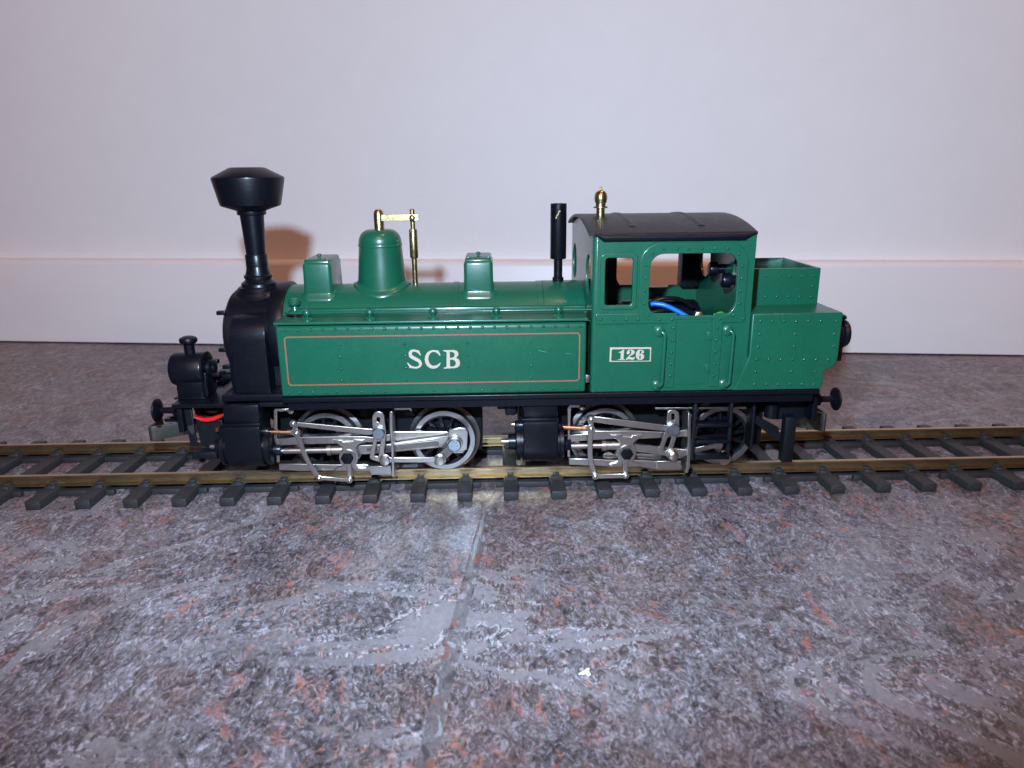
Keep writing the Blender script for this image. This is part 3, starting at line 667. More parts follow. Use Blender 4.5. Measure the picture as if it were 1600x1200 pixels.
tube('wire_end', [(65.4, -10.4, 56.0), (67.8, -10.7, 55.2)], .5, 'solder', mo, 10)
box('terminal', 67.2, 70.0, -12.2, -9.6, 54.2, 57.2, 'brass', mo, bevel=.25)
box('solder_joint', 67.4, 69.9, -11.8, -9.4, 56.9, 58.0, 'solder', mo, bevel=.5)
tube('green_wire', spline([(74.5, -6, 53.4), (75.8, -6.5, 55.8), (77.4, -6.8, 56.4), (79.0, -6.5, 55.2), (80, -6, 53)], 5), .7, 'green_insulation', mo, 12)
tube('black_wire', spline([(48, -6, 54.4), (53, -8.5, 57.2), (58.5, -8, 58.0), (62.5, -6, 57.5), (68, -4, 56.3), (74, -4, 54.5)], 6), .7, 'black_plastic', mo, 12)
tube('black_wire', spline([(52, 2, 57), (58, -1, 60.6), (65, 0, 60.2), (70, 2, 57)], 6), .7, 'black_plastic', mo, 12)

# ---- coal bunker
BYN = NY-.9
bl = [(80.4, 32.15), (109.6, 32.15), (109.9, 32.5), (110.4, 38.6), (111.4, 38.9)]
bl += [(110.9+3.4*math.sin(PI/2*k/8)*1.0, 42.6-3.6*math.cos(PI/2*k/8)) for k in range(1, 9)]
bl += [(114.3, 57.6), (114.0, 57.9), (85.2, 57.9), (84.7, 57.5), (84.7, 44.2), (84.2, 42.6)]
bunk = plate('bunker', bl, BYN, mir(BYN), G, loco, bevel=.5, res=3)
rv = [(87.31, 55.52), (91.21, 55.47), (95.07, 55.41), (99.04, 55.35), (103.01, 55.3), (107.04, 55.24), (112.15, 55.17), (87.29, 51.24), (99.13, 51.06), (112.03, 50.87), (87.26, 47.03), (99.1, 46.91), (112.06, 46.71), (87.18, 42.78), (91.14, 42.72), (95.11, 42.65), (99.02, 42.59), (103, 42.53), (106.98, 42.46), (110.97, 42.34), (87.13, 38.66), (98.98, 38.46), (107.03, 38.33), (87.16, 34.26), (91.17, 34.19), (95.06, 34.13), (99.07, 34.12), (103.02, 34.05), (107.1, 33.98)]
rivets('rivets', rv, BYN, bunk, r=.56)
def bin_wall(lp, nm='bin_panel'): return slab(nm, lp, 57.7, 70.3, G, bunk, bevel=.15)
bin_wall(rrect(84.2, 112.6, 0, 1, .2)); bin_wall(rrect(84.2, 112.6, 31, 32, .2)); bin_wall(rrect(111.6, 112.55, 1.0, 31.0, .2)); bin_wall(rrect(84.4, 85.2, 1.0, 31.0, .2))
rv = [(94.2, 67.83), (98.2, 67.78), (102.16, 67.73), (106.12, 67.68), (110.14, 67.63), (110.1, 64.07), (94.18, 60.77), (98.2, 60.72), (102.19, 60.67), (106.16, 60.61), (110.1, 60.56)]
rivets('rivets', rv, 0, bunk, r=.54)
for z in (68.6, 64.6): lathe('bin_rivet', [(.6, 112.5), (.6, 113.0), (0, 113.3)], (0, 2.4, z), G, bunk, 'x', 10)
# ---- rear lamp
rl = lathe('rear_lamp', [(0, 114.1), (3.6, 114.1), (3.7, 117.2), (4.5, 117.6), (4.7, 118.6), (4.3, 119.4), (3.2, 119.8), (0, 120.1)], (0, -8.5, 49.4), K, loco, 'x', 32)
lathe('lamp_vent', [(1.6, 53), (1.6, 54.2), (2.4, 54.5), (2.4, 55.3), (1.8, 55.8), (0, 56)], (116.6, -8.5, 0), K, rl, seg=18)
box('lamp_bracket', 114.35, 118.4, -10.2, -6.8, 40.2, 46.0, K, rl, bevel=.3)

# ---- headlamp
HY = 0.0
hl = lathe('headlamp', [(0, -109.4), (4.2, -109.3), (5.3, -108.7), (5.75, -107.6), (5.75, -98.6), (5.6, -98.2), (5.95, -98.0), (5.95, -97.3), (5.0, -97.0), (0, -96.8)], (0, HY, 38.4), K, loco, 'x', 48)
box('lamp_base', -107.0, -98.4, HY-4.4, HY+4.4, 29.2, 36, K, hl, bevel=.3)
box('lamp_back', -98.4, -96.6, HY-4.6, HY+4.6, 29.6, 38, K, hl, bevel=.3)
box('lamp_foot', -108.0, -97.4, HY-5.4, HY+5.4, 29.0, 29.6, K, hl, bevel=.2)
lathe('lamp_chimney', [(1.75, 43.2), (1.75, 47.0), (2.2, 47.3), (2.8, 47.8), (3.0, 48.6), (2.7, 49.3), (1.6, 49.8), (0, 49.9)], (-102.7, HY, 0), K, hl, seg=28)
lathe('lamp_burner', [(3.0, -96.9), (3.0, -95.9), (1.6, -95.6), (1.6, -94.6), (0, -94.4)], (0, HY+.2, 38.6), K, hl, 'x', 20)
for z in (40.9, 36.4): box('burner_catch', -96.2, -93.4, HY-1.2, HY+1.2, z-.7, z+.7, K, hl, bevel=.2)

# ---- buffers, beams, couplings
for xb, s in ((-106.0, -1), (112.4, 1)):
    bb = box('buffer_beam', min(xb, xb-s*1.8), max(xb, xb-s*1.8), -9.5, 41.5, 18.5, 28.6, K, loco, bevel=.25)
    for y in (0.0, 32.0):
        z = 23.6
        bf = lathe('buffer', [(3.0, s*0), (3.0, s*.8), (2.5, s*1.0), (2.3, s*4.6), (1.25, s*4.8), (1.1, s*9.2), (2.4, s*9.5), (4.15, s*10.3), (4.25, s*10.8), (3.6, s*11.3), (0, s*11.7)], (xb, y, z), K, bb, 'x', 32)
def coupler(pts, z0, z1, nm='coupler'):
    lp = strip([(a, b) for a, b in pts], .45)
    return slab(nm, lp, z0, z1, 'coupler_bronze', loco, bevel=.12)
c1 = coupler(spline([(-104, 18), (-110, 15.6), (-117, 11.6), (-122.4, 8.2), (-123.9, 7.8), (-124.5, 9.2), (-124.2, 13), (-123.6, 17)], 5), 9.7, 14.9)
slab('coupler_hook', rrect(-120, -108, 10.5, 14.5, 1), 15.6, 16.8, K, c1, bevel=.3)
tube('coupler_spring', [(-118, 12.2, 16.4), (-109, 12.5, 17.8), (-104, 12, 19.0)], .9, K, c1, 10)
c2 = coupler(spline([(110, 12), (116, 10.5), (121.2, 7.0), (122.6, 5.6), (123.2, 7.2), (123.0, 12), (122.0, 17)], 5), 9.2, 16.2)
slab('coupler_hook', rrect(112, 121, 8.5, 12.5, 1), 16.6, 17.6, K, c2, bevel=.3)

# ---- front end under the platform
pl = plate('guard_iron', [(-103.8, 26.82), (-101.31, 26.78), (-100.99, 13.9), (-100.7, 13.3), (-103.23, 13.35), (-103.5, 18.21)], -8.4, -7.4, 'black_plastic', loco, bevel=.2)
plate('guard_label', [(-103.21, 20.54), (-101.37, 20.89), (-101.26, 18.39), (-101.95, 17.24), (-103.03, 19.19)], -8.6, -8.42, 'sleeper_plastic', pl, bevel=.04)
box('step_foot', -102.5, -94.0, -10.5, -6.0, 9.2, 11.6, 'black_plastic', pl, bevel=.35)
plate('front_frame', [(-101.43, 22.1), (-92.45, 21.55), (-93.39, 7.44), (-97.42, 7.52), (-97.5, 9.91), (-100.76, 13.13)], -6, -5, 'black_plastic', loco, bevel=.2)
box('front_bogie_frame', -104, -90, 2, 30, 10.5, 24, 'black_plastic', loco, bevel=.4)
plate('red_sleeve', [(-101.54, 23.97), (-100.4, 23.3), (-98.3, 22.8), (-95.75, 22.98), (-93.51, 23.63), (-91.09, 24.28), (-90.79, 23.77), (-92.17, 22.76), (-94.26, 21.87), (-96.67, 21.38), (-98.81, 21.65), (-100.58, 22.45)], -7.6, -5.4, 'red_insulation', loco, bevel=.45, res=3)
lathe('screw', [(1.0, 22.5), (1.0, 26.8), (1.4, 27.0), (1.4, 27.5)], (-102.0, -5.6, 0), NS, loco, seg=14)
tube('grey_wire', spline([(-101, -2, 25.6), (-97.5, -4, 24.6), (-94.5, -3.5, 24.4), (-92, -1, 26)], 5), .9, 'roof_paint', loco, 10)

# ---- power bogies: inner frames
for x0, x1 in ((-66, -3.6), (30, 99)):
    fb = box('bogie_frame', x0, x1, 4.2, 27.8, 5.0, 27.6, 'black_plastic', loco, bevel=.4)
box('frame_stretcher', 2.0, 9.0, -7, 39, 24.0, 30.2, 'black_plastic', loco, bevel=.4)
box('frame_stretcher', -77, -66, 4, 28, 12, 27.6, 'black_plastic', loco, bevel=.4)
box('frame_stretcher', 10, 30, 4, 28, 10, 27.6, 'black_plastic', loco, bevel=.4)
box('pivot_cover', 4.6, 8.6, -10, -6.4, 22.6, 30.2, 'black_plastic', loco, bevel=.8)

# ---- wheels
def wheel(x, y, s, crank=0.0):
    w = empty('wheel', V(x, y, 11.25)); w.parent = loco; w.matrix_parent_inverse = Matrix.Translation(-loco.location); WORLD_LOC[w.name] = Vector(w.location)
    f = lambda a: s*a
    lathe('tyre', [(9.15, f(2.0)), (9.3, f(2.2)), (10.9, f(2.2)), (11.15, f(1.95)), (11.25, f(-.6)), (11.7, f(-.9)), (12.7, f(-1.2)), (12.75, f(-1.6)), (12.3, f(-1.9)), (9.2, f(-1.9)), (9.15, f(2.0))], (x, y, 11.25), 'tyre_steel', w, 'y', 64, cap=False, smooth=28)
    bm = bmesh.new()
    for k in range(12):
        a = crank+2*PI*k/12; ca, sa = math.cos(a), math.sin(a); q = []
        for r, hw in ((2.2, .85), (9.25, .5)):
            for t, dy in ((-1, 1.2), (1, 1.2), (1, -.6), (-1, -.6)):
                q.append(bm.verts.new(V(x+r*ca-t*hw*sa, y+f(dy), 11.25+r*sa+t*hw*ca)))
        for j in range(4): bm.faces.new((q[j], q[(j+1) % 4], q[4+(j+1) % 4], q[4+j]))
    bm_lathe(bm, [(0, f(1.5)), (2.9, f(1.5)), (3.1, f(1.2)), (3.1, f(-.9)), (0, f(-.9))], (x, y, 11.25), 'y', 28)
    bm_lathe(bm, [(9.2, f(1.4)), (8.4, f(1.2)), (8.4, f(-.6)), (9.2, f(-.6))], (x, y, 11.25), 'y', 48, cap=False)
    finish('wheel_centre', bm_mesh(bm), 'black_paint', w, 40)
    return w
WX = (-58.2, -17.0, 40.2, 82.4)
for i, x in enumerate(WX):
    wheel(x, 0.2, -1, .13); wheel(x, 31.8, 1, .4)
    lathe('axle', [(1.5, 1), (1.5, 31)], (x, 0, 11.25), 'dark_nickel', loco, 'y', 16)

# ---- cylinders
def cylinder(x0, x1, rear_only=False, near=True):
    m = (lambda y: y) if near else mir
    c = empty('cylinder', V((x0+x1)/2, m(-8.5), 6)); c.parent = loco; c.matrix_parent_inverse = Matrix.Translation(-loco.location); WORLD_LOC[c.name] = Vector(c.location)
    lp = [(-2, 22.2), (-14.2, 22.2), (-14.8, 21.8), (-15.0, 21.0), (-15.0, 13.0)]+[(-8.4-6.6*math.cos(PI*k/14), 12.6-6.6*math.sin(PI*k/14)) for k in range(1, 14)]+[(-1.8, 12.6)]
    lp = [(m(a), b) for a, b in lp]
    if not near: lp = lp[::-1]
    prism('cylinder_block', lp, x0, x1, K, c, bevel=.35, res=3)
    a, b = sorted((m(-13.2), m(-2.2))); box('steam_chest', x0+.2, x1-.1, a, b, 22.9, 29.0, K, c, bevel=.35)
    a, b = sorted((m(-14.3), m(-2.0))); box('chest_flange', x0-.3, x1+.3, a, b, 22.2, 22.9, K, c, bevel=.15)
    y = m(-8.4)
    lathe('cylinder_cover', [(0, x1+2.4), (5.9, x1+2.4), (6.3, x1+2.1), (6.3, x1+.9), (5.7, x1+.7), (5.7, x1)], (0, y, 12.6), K, c, 'x', 40)
    lathe('gland', [(0, x1+5.0), (1.9, x1+5.0), (2.1, x1+4.7), (2.1, x1+2.4)], (0, y, 11.4), K, c, 'x', 20)
    lathe('cylinder_cover', [(5.7, x0), (5.7, x0-.8), (6.4, x0-.9), (6.4, x0-2.2), (6.0, x0-2.5), (3.0, x0-2.6), (2.8, x0-5.0), (0, x0-5.0)], (0, y, 12.8), K, c, 'x', 40)
    lathe('tail_rod', [(0, x0-7.4), (.8, x0-7.4), (.95, x0-7.2), (.95, x0-4.8)], (0, y, 12.9), NS, c, 'x', 14)
    lathe('valve_boss', [(0, x0-2.8), (1.6, x0-2.8), (1.8, x0-2.4), (1.8, x0)], (0, y-1.5, 19.2), K, c, 'x', 18)
    lathe('valve_tail', [(0, x0-4.0), (.8, x0-4.0), (.9, x0-3.8), (.9, x0-2.6)], (0, y-1.5, 19.6), 'copper', c, 'x', 14)
    lathe('valve_boss', [(0, x1+1.8), (1.5, x1+1.8), (1.7, x1+1.4), (1.7, x1)], (0, y-1.5, 18.6), K, c, 'x', 18)
    return c
for a, b in ((-89.2, -77.2), (10.6, 22.3)):
    cylinder(a, b); cylinder(a, b, near=False)

# ---- valve gear and rods (near side)
def pin(nm, p, y0, y1, r, mat, parent, seg=20, dome=.25):
    return lathe(nm, [(0, y0-dome), (r*.55, y0-dome*.85), (r*.9, y0-dome*.2), (r, y0+.15), (r, y1)], (p[0], 0, p[1]), mat, parent, 'y', seg)
def gear(nm): 
    o = empty(nm, V(0, -8, 11)); o.parent = loco; o.matrix_parent_inverse = Matrix.Translation(-loco.location); WORLD_LOC[o.name] = Vector(o.location); return o

# front unit
g = gear('valve_gear')
p1, = [(-73.86, 10.66)]; p2, = [(-56.98, 10.32)]; p3, = [(-52.35, 9.48)]
bm = bmesh.new(); bm_lathe(bm, [(0, p1[0]-6), (1.1, p1[0]-6), (1.1, p2[0]), (1.9, p2[0]+.1), (1.9, p2[0]+1.5), (1.6, p2[0]+1.7), (1.6, p3[0]+2)], (0, -7.8, p1[1]), 'x', 24)
finish('piston_rod', bm_mesh(bm), NS, g, 40)
plate('slide_bar', [(-73.53, 15.37), (-66.6, 15.87), (-51.32, 15.84), (-43.67, 15.69), (-40.84, 15.25), (-34.9, 16.32), (-35.03, 13.91), (-40.95, 13.38), (-43.36, 13.43), (-47.9, 13.13), (-54.82, 13.26), (-64.14, 13.19), (-73.63, 12.86)], -8.6, -5.4, NS, g, bevel=.2)
plate('slide_bar', [(-73.88, 6.23), (-67.49, 6.04), (-55.11, 5.52), (-43.88, 5.29), (-42.4, 4.6), (-35.54, 4.63), (-35.58, 1.22), (-42.61, 1.3), (-42.83, 2.63), (-55.29, 3.16), (-66.83, 3.26), (-73.99, 3.81)], -8.6, -5.4, NS, g, bevel=.2)
b_ = plate('rod_bracket', [(-73.6, 25.58), (-73.09, 26.26), (-67.79, 26.23), (-67.77, 25.42), (-72.5, 25.41), (-73.47, 15.45), (-73.01, 12.87), (-73.41, 6.88), (-74.49, 6.9), (-74.02, 12.89), (-74.46, 15.47)], -9.0, -8.2, NS, g, bevel=.12)
pin('bracket_screw', [(-67.86, 25.48)][0], -9.6, -8.4, 1.0, NS, b_)
ch_ = plate('crosshead', [(-54.6, 14.75), (-51.09, 14.75), (-50.98, 14.2), (-47.54, 14.13), (-47.35, 14.68), (-43.75, 14.61), (-43.85, 14), (-45.81, 12.97), (-47, 11.87), (-46.44, 10.4), (-46.03, 8.44), (-46.71, 6.33), (-47.23, 5.36), (-46.23, 4.52), (-43.98, 4.15), (-43.95, 3.16), (-47.23, 3.13), (-48.67, 4.24), (-51.1, 4.29), (-52.69, 3.24), (-55.1, 3.49), (-53.63, 4.84), (-52.1, 5.14), (-52.6, 6.46), (-52.97, 8.42), (-52.47, 10.36), (-51.3, 11.95), (-52.85, 13.27)], -9.4, -7.6, NS, g, bevel=.22)
pc = [(-49.8, 8.52)][0]
lathe('crosshead_collar', [(2.75, -10.1), (2.85, -9.9), (2.85, -9.2)], (pc[0], 0, pc[1]), NS, ch_, 'y', 28)
lathe('crosshead_nut', [(0, -11.6), (.5, -11.6), (.55, -11.3), (1.9, -11.2), (2.25, -10.9), (2.25, -9.9)], (pc[0], 0, pc[1]), K, ch_, 'y', 6, smooth=20)
plate('drop_arm', strip([(-49.41, 7.86), (-49.35, 3.62), (-49.58, 0.33)], [.85, .8, .95]), -10.7, -10.0, NS, ch_, bevel=.2)
ul = plate('union_link', eye_bar(*[(-59.8, 1.72), (-49.41, 0.68)], .68, 1.05, 1.1), -11.5, -10.75, NS, g, bevel=.2)
for q in [(-59.77, 1.76), (-49.38, 0.72)]: pin('pivot_pin', q, -12.0, -11.2, .62, NS, ul, 14)
cl = plate('combination_lever', strip(spline([(-66.92, 21.55), (-66.14, 18.06), (-65.32, 14.61), (-64.32, 10.74), (-63, 7), (-61.46, 3.87), (-60, 1.38)], 5), [.9]*5+[.82]*26), -10.7, -10.0, NS, g, bevel=.2)
for q in [(-66.89, 21.58), (-66.11, 18.1)]:
    lathe('lever_eye', [(0, -11.2), (1.15, -11.2), (1.3, -11.0), (1.3, -10.0)], (q[0], 0, q[1]), NS, cl, 'y', 22)
    pin('pivot_pin', q, -11.7, -11.0, .62, NS, cl, 14)
rr_ = plate('radius_rod', [(-66.95, 21.81), (-65.48, 21.69), (-53.15, 20.19), (-41.92, 18.9), (-39.99, 18.68), (-40.09, 17.02), (-42.22, 16.55), (-53.29, 18.29), (-65.62, 20.11), (-67.07, 20.55)], -9.9, -8.9, NS, g, bevel=.18)
tube('valve_rod', [(*[(-77.41, 18.36)][0], 0)][:0] or [(p[0], -9.6, p[1]) for p in [(-77.71, 18.37), (-68.24, 18.06)]], .75, 'copper', g, 16)
plate('valve_rod_fork', [(-69.52, 19.08), (-66, 18.7), (-65.04, 17.73), (-66.17, 16.8), (-69.68, 17.41)], -10.0, -9.2, NS, g, bevel=.15)
lk = plate('expansion_link', [[(-40.41, 22.45), (-40.21, 23.85), (-39.46, 24.94), (-38.1, 25.38), (-36.8, 24.89), (-36.19, 23.78), (-36.13, 21.11), (-35.86, 17.94), (-36.38, 14.12), (-37.03, 10.6), (-36.37, 8.97), (-38.3, 6.9), (-39.19, 7.02), (-41.55, 7.94), (-42.16, 8.76), (-41.68, 10.69), (-40.52, 14.84), (-40.48, 18.03)], [(-38.91, 23.2), (-37.79, 23.18), (-37.79, 21.61), (-38.93, 21.48)], [(-39.17, 14.98), (-37.89, 14.95), (-38.45, 11.92), (-39, 9.35), (-39.23, 8.96), (-40.42, 9.21), (-39.97, 11.63)]], -10.8, -9.9, NS, g, bevel=.18)
lathe('link_nut', [(0, -12.4), (1.8, -12.4), (2.1, -12.1), (2.1, -10.8)], (*[(q[0]) for q in [(-38.3, 17.86)]], 0, [(-38.3, 17.86)][0][1]), 'blued_steel', lk, 'y', 22)
e0 = [(-36.8, 7.86)][0]; e1 = [(-18.06, 7.44)][0]
er = plate('eccentric_rod', eye_bar(e0, e1, .95, 2.0, 2.2), -11.2, -10.5, NS, g, bevel=.2)
for q in (e0, e1): pin('rod_pin', q, -12.3, -11.0, 1.75, NS, er, 24, .2)
mp = plate('motion_plate', [(-34.22, 25.42), (-33.29, 25.62), (-33.51, 19.52), (-33.55, 13.17), (-33.66, 6.73), (-33.76, 2), (-34.68, 1.69), (-34.45, 8.69), (-34.34, 15.1), (-34.51, 19.54)], -11.8, -3.5, NS, g, bevel=.12)
plate('motion_bracket', [(-43.62, 4.96), (-35.27, 4.95), (-35.14, 1.65), (-42.16, 1.64), (-42.36, 3.29), (-43.63, 3.32)], -9.4, -8.6, NS, g, bevel=.15)
plate('hanger', [(-33.1, 26.17), (-27.48, 26.06), (-27, 25.13), (-27.38, 24.39), (-27.88, 25.14), (-32.99, 25.05)], -9, -7, NS, g, bevel=.12)
# coupling, connecting rod and return crank
cr = plate('coupling_rod', [(-54.38, 16.37), (-35.66, 15.82), (-15.75, 15.44), (-14.68, 15.04), (-14.78, 11.94), (-18.43, 11.74), (-35.87, 12.08), (-54.68, 12.44)], -4.6, -3.4, NS, g, bevel=.2)
plate('connecting_rod', [[(-48.5, 11.77), (-44.91, 11.89), (-34.11, 12.18), (-21.07, 13.85), (-16.01, 14.4), (-14.5, 16.48), (-11.61, 17.19), (-9.12, 16.19), (-8.47, 13.3), (-8.74, 9.82), (-10.42, 8.11), (-14.05, 8.18), (-15.8, 9.96), (-18.32, 10.32), (-33.91, 9.08), (-44.41, 8.4), (-48.7, 8.88)]], -7.0, -5.6, NS, g, bevel=.25)
plate('rod_flute', [(-43.53, 10.9), (-33.77, 11.79), (-19.66, 13.13), (-18.42, 12.53), (-18.46, 11.37), (-19.74, 11.01), (-33.87, 9.86), (-43.62, 9.55)], -7.12, -6.9, 'dark_nickel', g, bevel=.1)
kp = [(-12.92, 12.41)][0]
plate('crank_block', [(-14.79, 17.19), (-11.55, 17.89), (-9.04, 17.84), (-8.19, 16.3), (-8.71, 9.79), (-10.36, 9.12), (-12.89, 9.1), (-15.35, 11.08)], -7.9, -7.0, NS, g, bevel=.25)
lathe('crank_washer', [(2.6, -8.7), (2.75, -8.4), (2.75, -7.8)], (kp[0], 0, kp[1]), NS, g, 'y', 28)
lathe('crank_bolt', [(0, -10.4), (2.0, -10.4), (2.3, -10.1), (2.3, -8.5)], (kp[0], 0, kp[1]), 'blued_steel', g, 'y', 26)
plate('return_crank', strip([kp, (kp[0]*.4+e1[0]*.6, kp[1]*.4+e1[1]*.6), e1], [1.5, 1.6, 1.7]), -10.2, -8.8, 'dark_nickel', g, bevel=.2)  # darker metal colours in the dark reflection on this slab

# rear unit
g = gear('valve_gear')
p1, = [(27.15, 10.47)]; p2, = [(38.08, 10.25)]; p3, = [(43.78, 9.47)]
bm = bmesh.new(); bm_lathe(bm, [(0, p1[0]-6), (1.1, p1[0]-6), (1.1, p2[0]), (2.0, p2[0]+.1), (2.0, p2[0]+1.6), (1.65, p2[0]+1.8), (1.65, p3[0]+2)], (0, -7.8, p1[1]), 'x', 24)
finish('piston_rod', bm_mesh(bm), NS, g, 40)
plate('slide_bar', [(26.82, 14.83), (33.06, 15.24), (34.92, 16.09), (48.69, 16.05), (60.86, 15.24), (68.15, 16.12), (68.52, 13.45), (60.97, 13.16), (51.74, 12.89), (41.26, 13.09), (27.06, 12.35)], -8.6, -5.4, NS, g, bevel=.2)
plate('slide_bar', [(26.86, 6.09), (33.26, 5.87), (41.49, 5.26), (52.07, 4.95), (57.6, 4.48), (66.3, 4.3), (66.5, 0.75), (57.75, 1.29), (52.18, 2.32), (41.35, 2.77), (26.89, 3.75)], -8.6, -5.4, NS, g, bevel=.2)
b_ = plate('rod_bracket', [(26.03, 25.1), (26.84, 25.95), (31.36, 25.7), (31.46, 24.75), (27.18, 25), (26.98, 15.5), (26.94, 11.97), (27.18, 6.83), (26.26, 6.85), (26.11, 11.98), (26.23, 15.52)], -9.0, -8.2, NS, g, bevel=.12)
pin('bracket_screw', [(30.96, 24.93)][0], -9.6, -8.4, .9, NS, b_)
ch_ = plate('crosshead', [(40.87, 14.94), (44.92, 14.78), (45.07, 13.98), (48.41, 13.92), (48.51, 14.71), (51.94, 14.51), (51.88, 13.76), (49.92, 12.56), (49.05, 11.47), (49.95, 9.89), (50.31, 8.1), (49.77, 5.86), (48.96, 4.98), (50.25, 4.27), (52.16, 4.01), (52.21, 2.88), (48.61, 3.09), (47.72, 4.1), (46.03, 4.14), (44.79, 3.48), (41.22, 3.01), (41.2, 3.78), (43.28, 4.64), (44.31, 5.3), (43.42, 6.89), (43.07, 8.46), (43.51, 10.46), (44.52, 11.55), (43.64, 12.9), (41.53, 13.96)], -9.4, -7.6, NS, g, bevel=.22)
pc = [(46.74, 8.17)][0]
lathe('crosshead_collar', [(2.75, -10.1), (2.85, -9.9), (2.85, -9.2)], (pc[0], 0, pc[1]), NS, ch_, 'y', 28)
lathe('crosshead_nut', [(0, -11.6), (.5, -11.6), (.55, -11.3), (1.9, -11.2), (2.25, -10.9), (2.25, -9.9)], (pc[0], 0, pc[1]), K, ch_, 'y', 6, smooth=20)
plate('drop_arm', strip([(46.36, 6.86), (46.36, 3.27), (46.6, 0.01)], [1.05, .8, .95]), -10.7, -10.0, NS, ch_, bevel=.2)
ul = plate('union_link', eye_bar(*[(35.86, 0.31), (46.44, 0.36)], .85, 1.25, 1.25), -11.5, -10.75, NS, g, bevel=.2)
for q in [(35.84, 0.36), (46.42, 0.4)]: pin('pivot_pin', q, -12.0, -11.2, .7, NS, ul, 14)
cl = plate('combination_lever', strip(spline([(33.92, 21.09), (33.99, 17.7), (33.78, 14.2), (33.81, 10.67), (34.02, 7.11), (34.85, 3.29), (35.98, -0.04)], 5), [.95]*5+[.9]*26), -10.7, -10.0, NS, g, bevel=.2)
for q in [(33.9, 21.21), (33.98, 17.82)]:
    lathe('lever_eye', [(0, -11.2), (1.2, -11.2), (1.35, -11.0), (1.35, -10.0)], (q[0], 0, q[1]), NS, cl, 'y', 22)
    pin('pivot_pin', q, -11.7, -11.0, .7, NS, cl, 14)
plate('radius_rod', [(34.21, 21.98), (43.74, 20.72), (59.8, 18.33), (60.84, 18.22), (60.94, 16.25), (59.29, 16.06), (43.82, 18.32), (34.26, 19.94)], -9.9, -8.9, NS, g, bevel=.18)
tube('valve_rod', [(p[0], -9.6, p[1]) for p in [(23.57, 18.24), (32.27, 17.55)]], .85, 'copper', g, 16)
plate('valve_rod_fork', [(30.96, 18.5), (34.05, 18.79), (35.32, 17.68), (34.11, 16.26), (30.99, 16.89)], -10.0, -9.2, NS, g, bevel=.15)
lk = plate('expansion_link', [[(59.97, 22.49), (60.14, 23.35), (60.93, 23.99), (62.99, 23.95), (63.85, 23.29), (64.21, 21.99), (64.42, 16.76), (63.55, 13.7), (62.69, 10.18), (64.03, 8.6), (62.08, 5.95), (59.91, 7.34), (57.77, 8.28), (57.51, 9.39), (58.59, 12.92), (59.85, 16.85)], [(61.45, 22.68), (62.52, 22.66), (62.64, 20.5), (61.57, 20.39)], [(60.72, 14.42), (62.05, 14.39), (61.37, 11.54), (60.65, 9.33), (59.41, 9), (59.53, 10.69)]], -10.8, -9.9, NS, g, bevel=.18)
q = [(62.14, 17.27)][0]
lathe('link_nut', [(0, -12.4), (1.9, -12.4), (2.2, -12.1), (2.2, -10.8)], (q[0], 0, q[1]), 'blued_steel', lk, 'y', 22)
e0 = [(62.61, 7.53)][0]; e1 = [(78.15, 11.04)][0]
er = plate('eccentric_rod', eye_bar(e0, e1, .95, 2.0, 1.9), -11.2, -10.5, NS, g, bevel=.2)
pin('rod_pin', e0, -12.3, -11.0, 1.85, NS, er, 24, .5)
plate('motion_plate', [(66.89, 23.22), (67.7, 23.29), (68.4, 13.1), (68.61, 3.31), (67.99, 1.07), (67.15, 1.09), (67.52, 3.34), (67.36, 13.12)], -11.8, -3.5, NS, g, bevel=.12)
plate('motion_bracket', [(57.4, 4.81), (65.86, 4.72), (66.39, 1.45), (57.9, 1.54)], -9.4, -8.6, NS, g, bevel=.15)
plate('hanger', [(56.07, 24.35), (87.63, 24.08), (87.93, 23.28), (65.04, 23.6), (56.34, 23.65)], -9, -7, 'dark_nickel', g, bevel=.12)
kp = [(81.73, 4.66)][0]
plate('coupling_rod', eye_bar((WX[2]+1.0, kp[1]+.2), kp, 1.1, 2.0, 2.3), -4.6, -3.4, NS, g, bevel=.2)
plate('connecting_rod', eye_bar((pc[0]+.5, pc[1]+1.2), (kp[0], kp[1]), 1.45, 2.2, 2.7), -7.0, -5.6, NS, g, bevel=.25)
lathe('crank_bolt', [(0, -8.6), (2.1, -8.6), (2.4, -8.3), (2.4, -6.9)], (kp[0], 0, kp[1]), NS, g, 'y', 26)

# ---- cab steps
st = empty('cab_steps', V(78, -13, 5)); st.parent = loco; st.matrix_parent_inverse = Matrix.Translation(-loco.location); WORLD_LOC['cab_steps'] = Vector(st.location)
a, b = [(68.91, 20.41), (81.17, 20.18)]
for x in (a[0], b[0]): box('step_side', x-.5, x+.5, -13.6, -10.6, 6.6, 28, 'black_plastic', st, bevel=.15)
for zz in (20.0, 14.0, 8.2): box('step_tread', a[0]+.5, b[0]-.5, -15.2, -11.0, zz-.9, zz+.4, 'black_paint', st, bevel=.25)
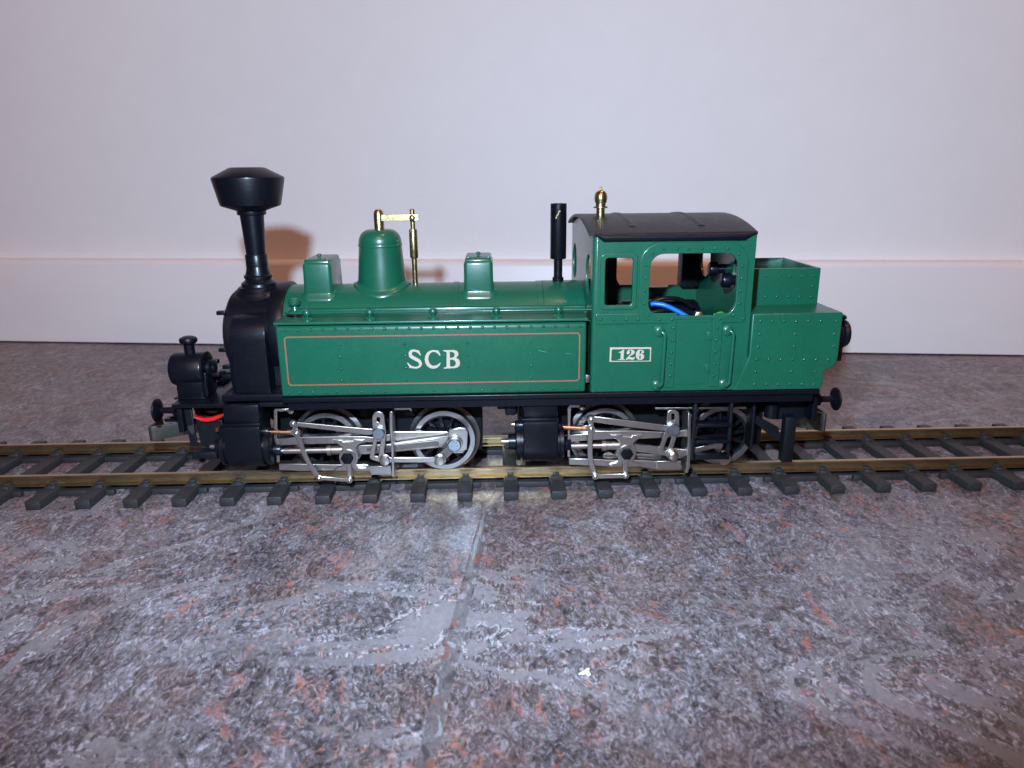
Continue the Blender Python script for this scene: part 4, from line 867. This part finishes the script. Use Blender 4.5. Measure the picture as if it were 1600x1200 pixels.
# ---- rear end
box('rear_frame', 99, 110.6, -4, 36, 17.5, 27.6, 'black_plastic', loco, bevel=.4)
plate('rear_bracket', [(91.94, 20.17), (101.21, 14.91), (102.92, 9.73), (101.08, 9.77), (92.84, 16.66)], -5, -3.6, 'black_plastic', loco, bevel=.2)
box('rear_step', *[f([(102.01, 7.93), (105.91, 7.86)][k][0]) for f, k in ((float, 0), (float, 1))], -9, -5.2, 3.2, 20, 'black_plastic', loco, bevel=.3)
box('frame_plate', *[[(90.61, 17.37), (91.52, 17.35)][k][0] for k in (0, 1)], -8, -2, 8, 28, 'black_plastic', loco, bevel=.2)
lathe('brake_pot', [(2.0, 19.4), (2.4, 19.7), (2.4, 24), (2.0, 24.4)], (97.5, -6.5, 0), K, loco, seg=20)

# ================================================================== scrap of paper on the floor
bm = bmesh.new()
px, py = 20.6, -105.8
pts = [(-1.7, -.15, .05), (-.9, .25, .35), (-.2, .35, .5), (.3, .95, .75), (1.0, 1.45, .5), (.95, .5, .95), (.7, .05, .6), (1.1, -.55, .2), (.5, -.95, .05), (.1, -.4, .4), (-.6, -.55, .3)]
kk = len(pts)
top = [bm.verts.new(V(px+a, py+b, FZ+.12+c)) for a, b, c in pts]; bot = [bm.verts.new(V(px+a*.97, py+b*.97, FZ+c)) for a, b, c in pts]
mt = bm.verts.new(V(px+.05, py+.05, FZ+1.15)); mb = bm.verts.new(V(px+.05, py+.05, FZ+1.0))
for k in range(kk):
    k2 = (k+1) % kk
    bm.faces.new((top[k], top[k2], mt)); bm.faces.new((bot[k2], bot[k], mb)); bm.faces.new((top[k], bot[k], bot[k2], top[k2]))
ps = finish('paper_scrap', bm_mesh(bm), 'paper', None, 20)
ps['label'] = 'tiny white scrap of paper lying on the marbled floor'; ps['category'] = 'paper scrap'

# ================================================================== thing > part > sub-part, no deeper
bpy.context.view_layer.update()
def depth(o):
    d = 1
    while o.parent: o = o.parent; d += 1
    return d
for o in list(scene.objects):
    while depth(o) > 3:
        gp = o.parent.parent; o.parent = gp; o.matrix_parent_inverse = gp.matrix_world.inverted()
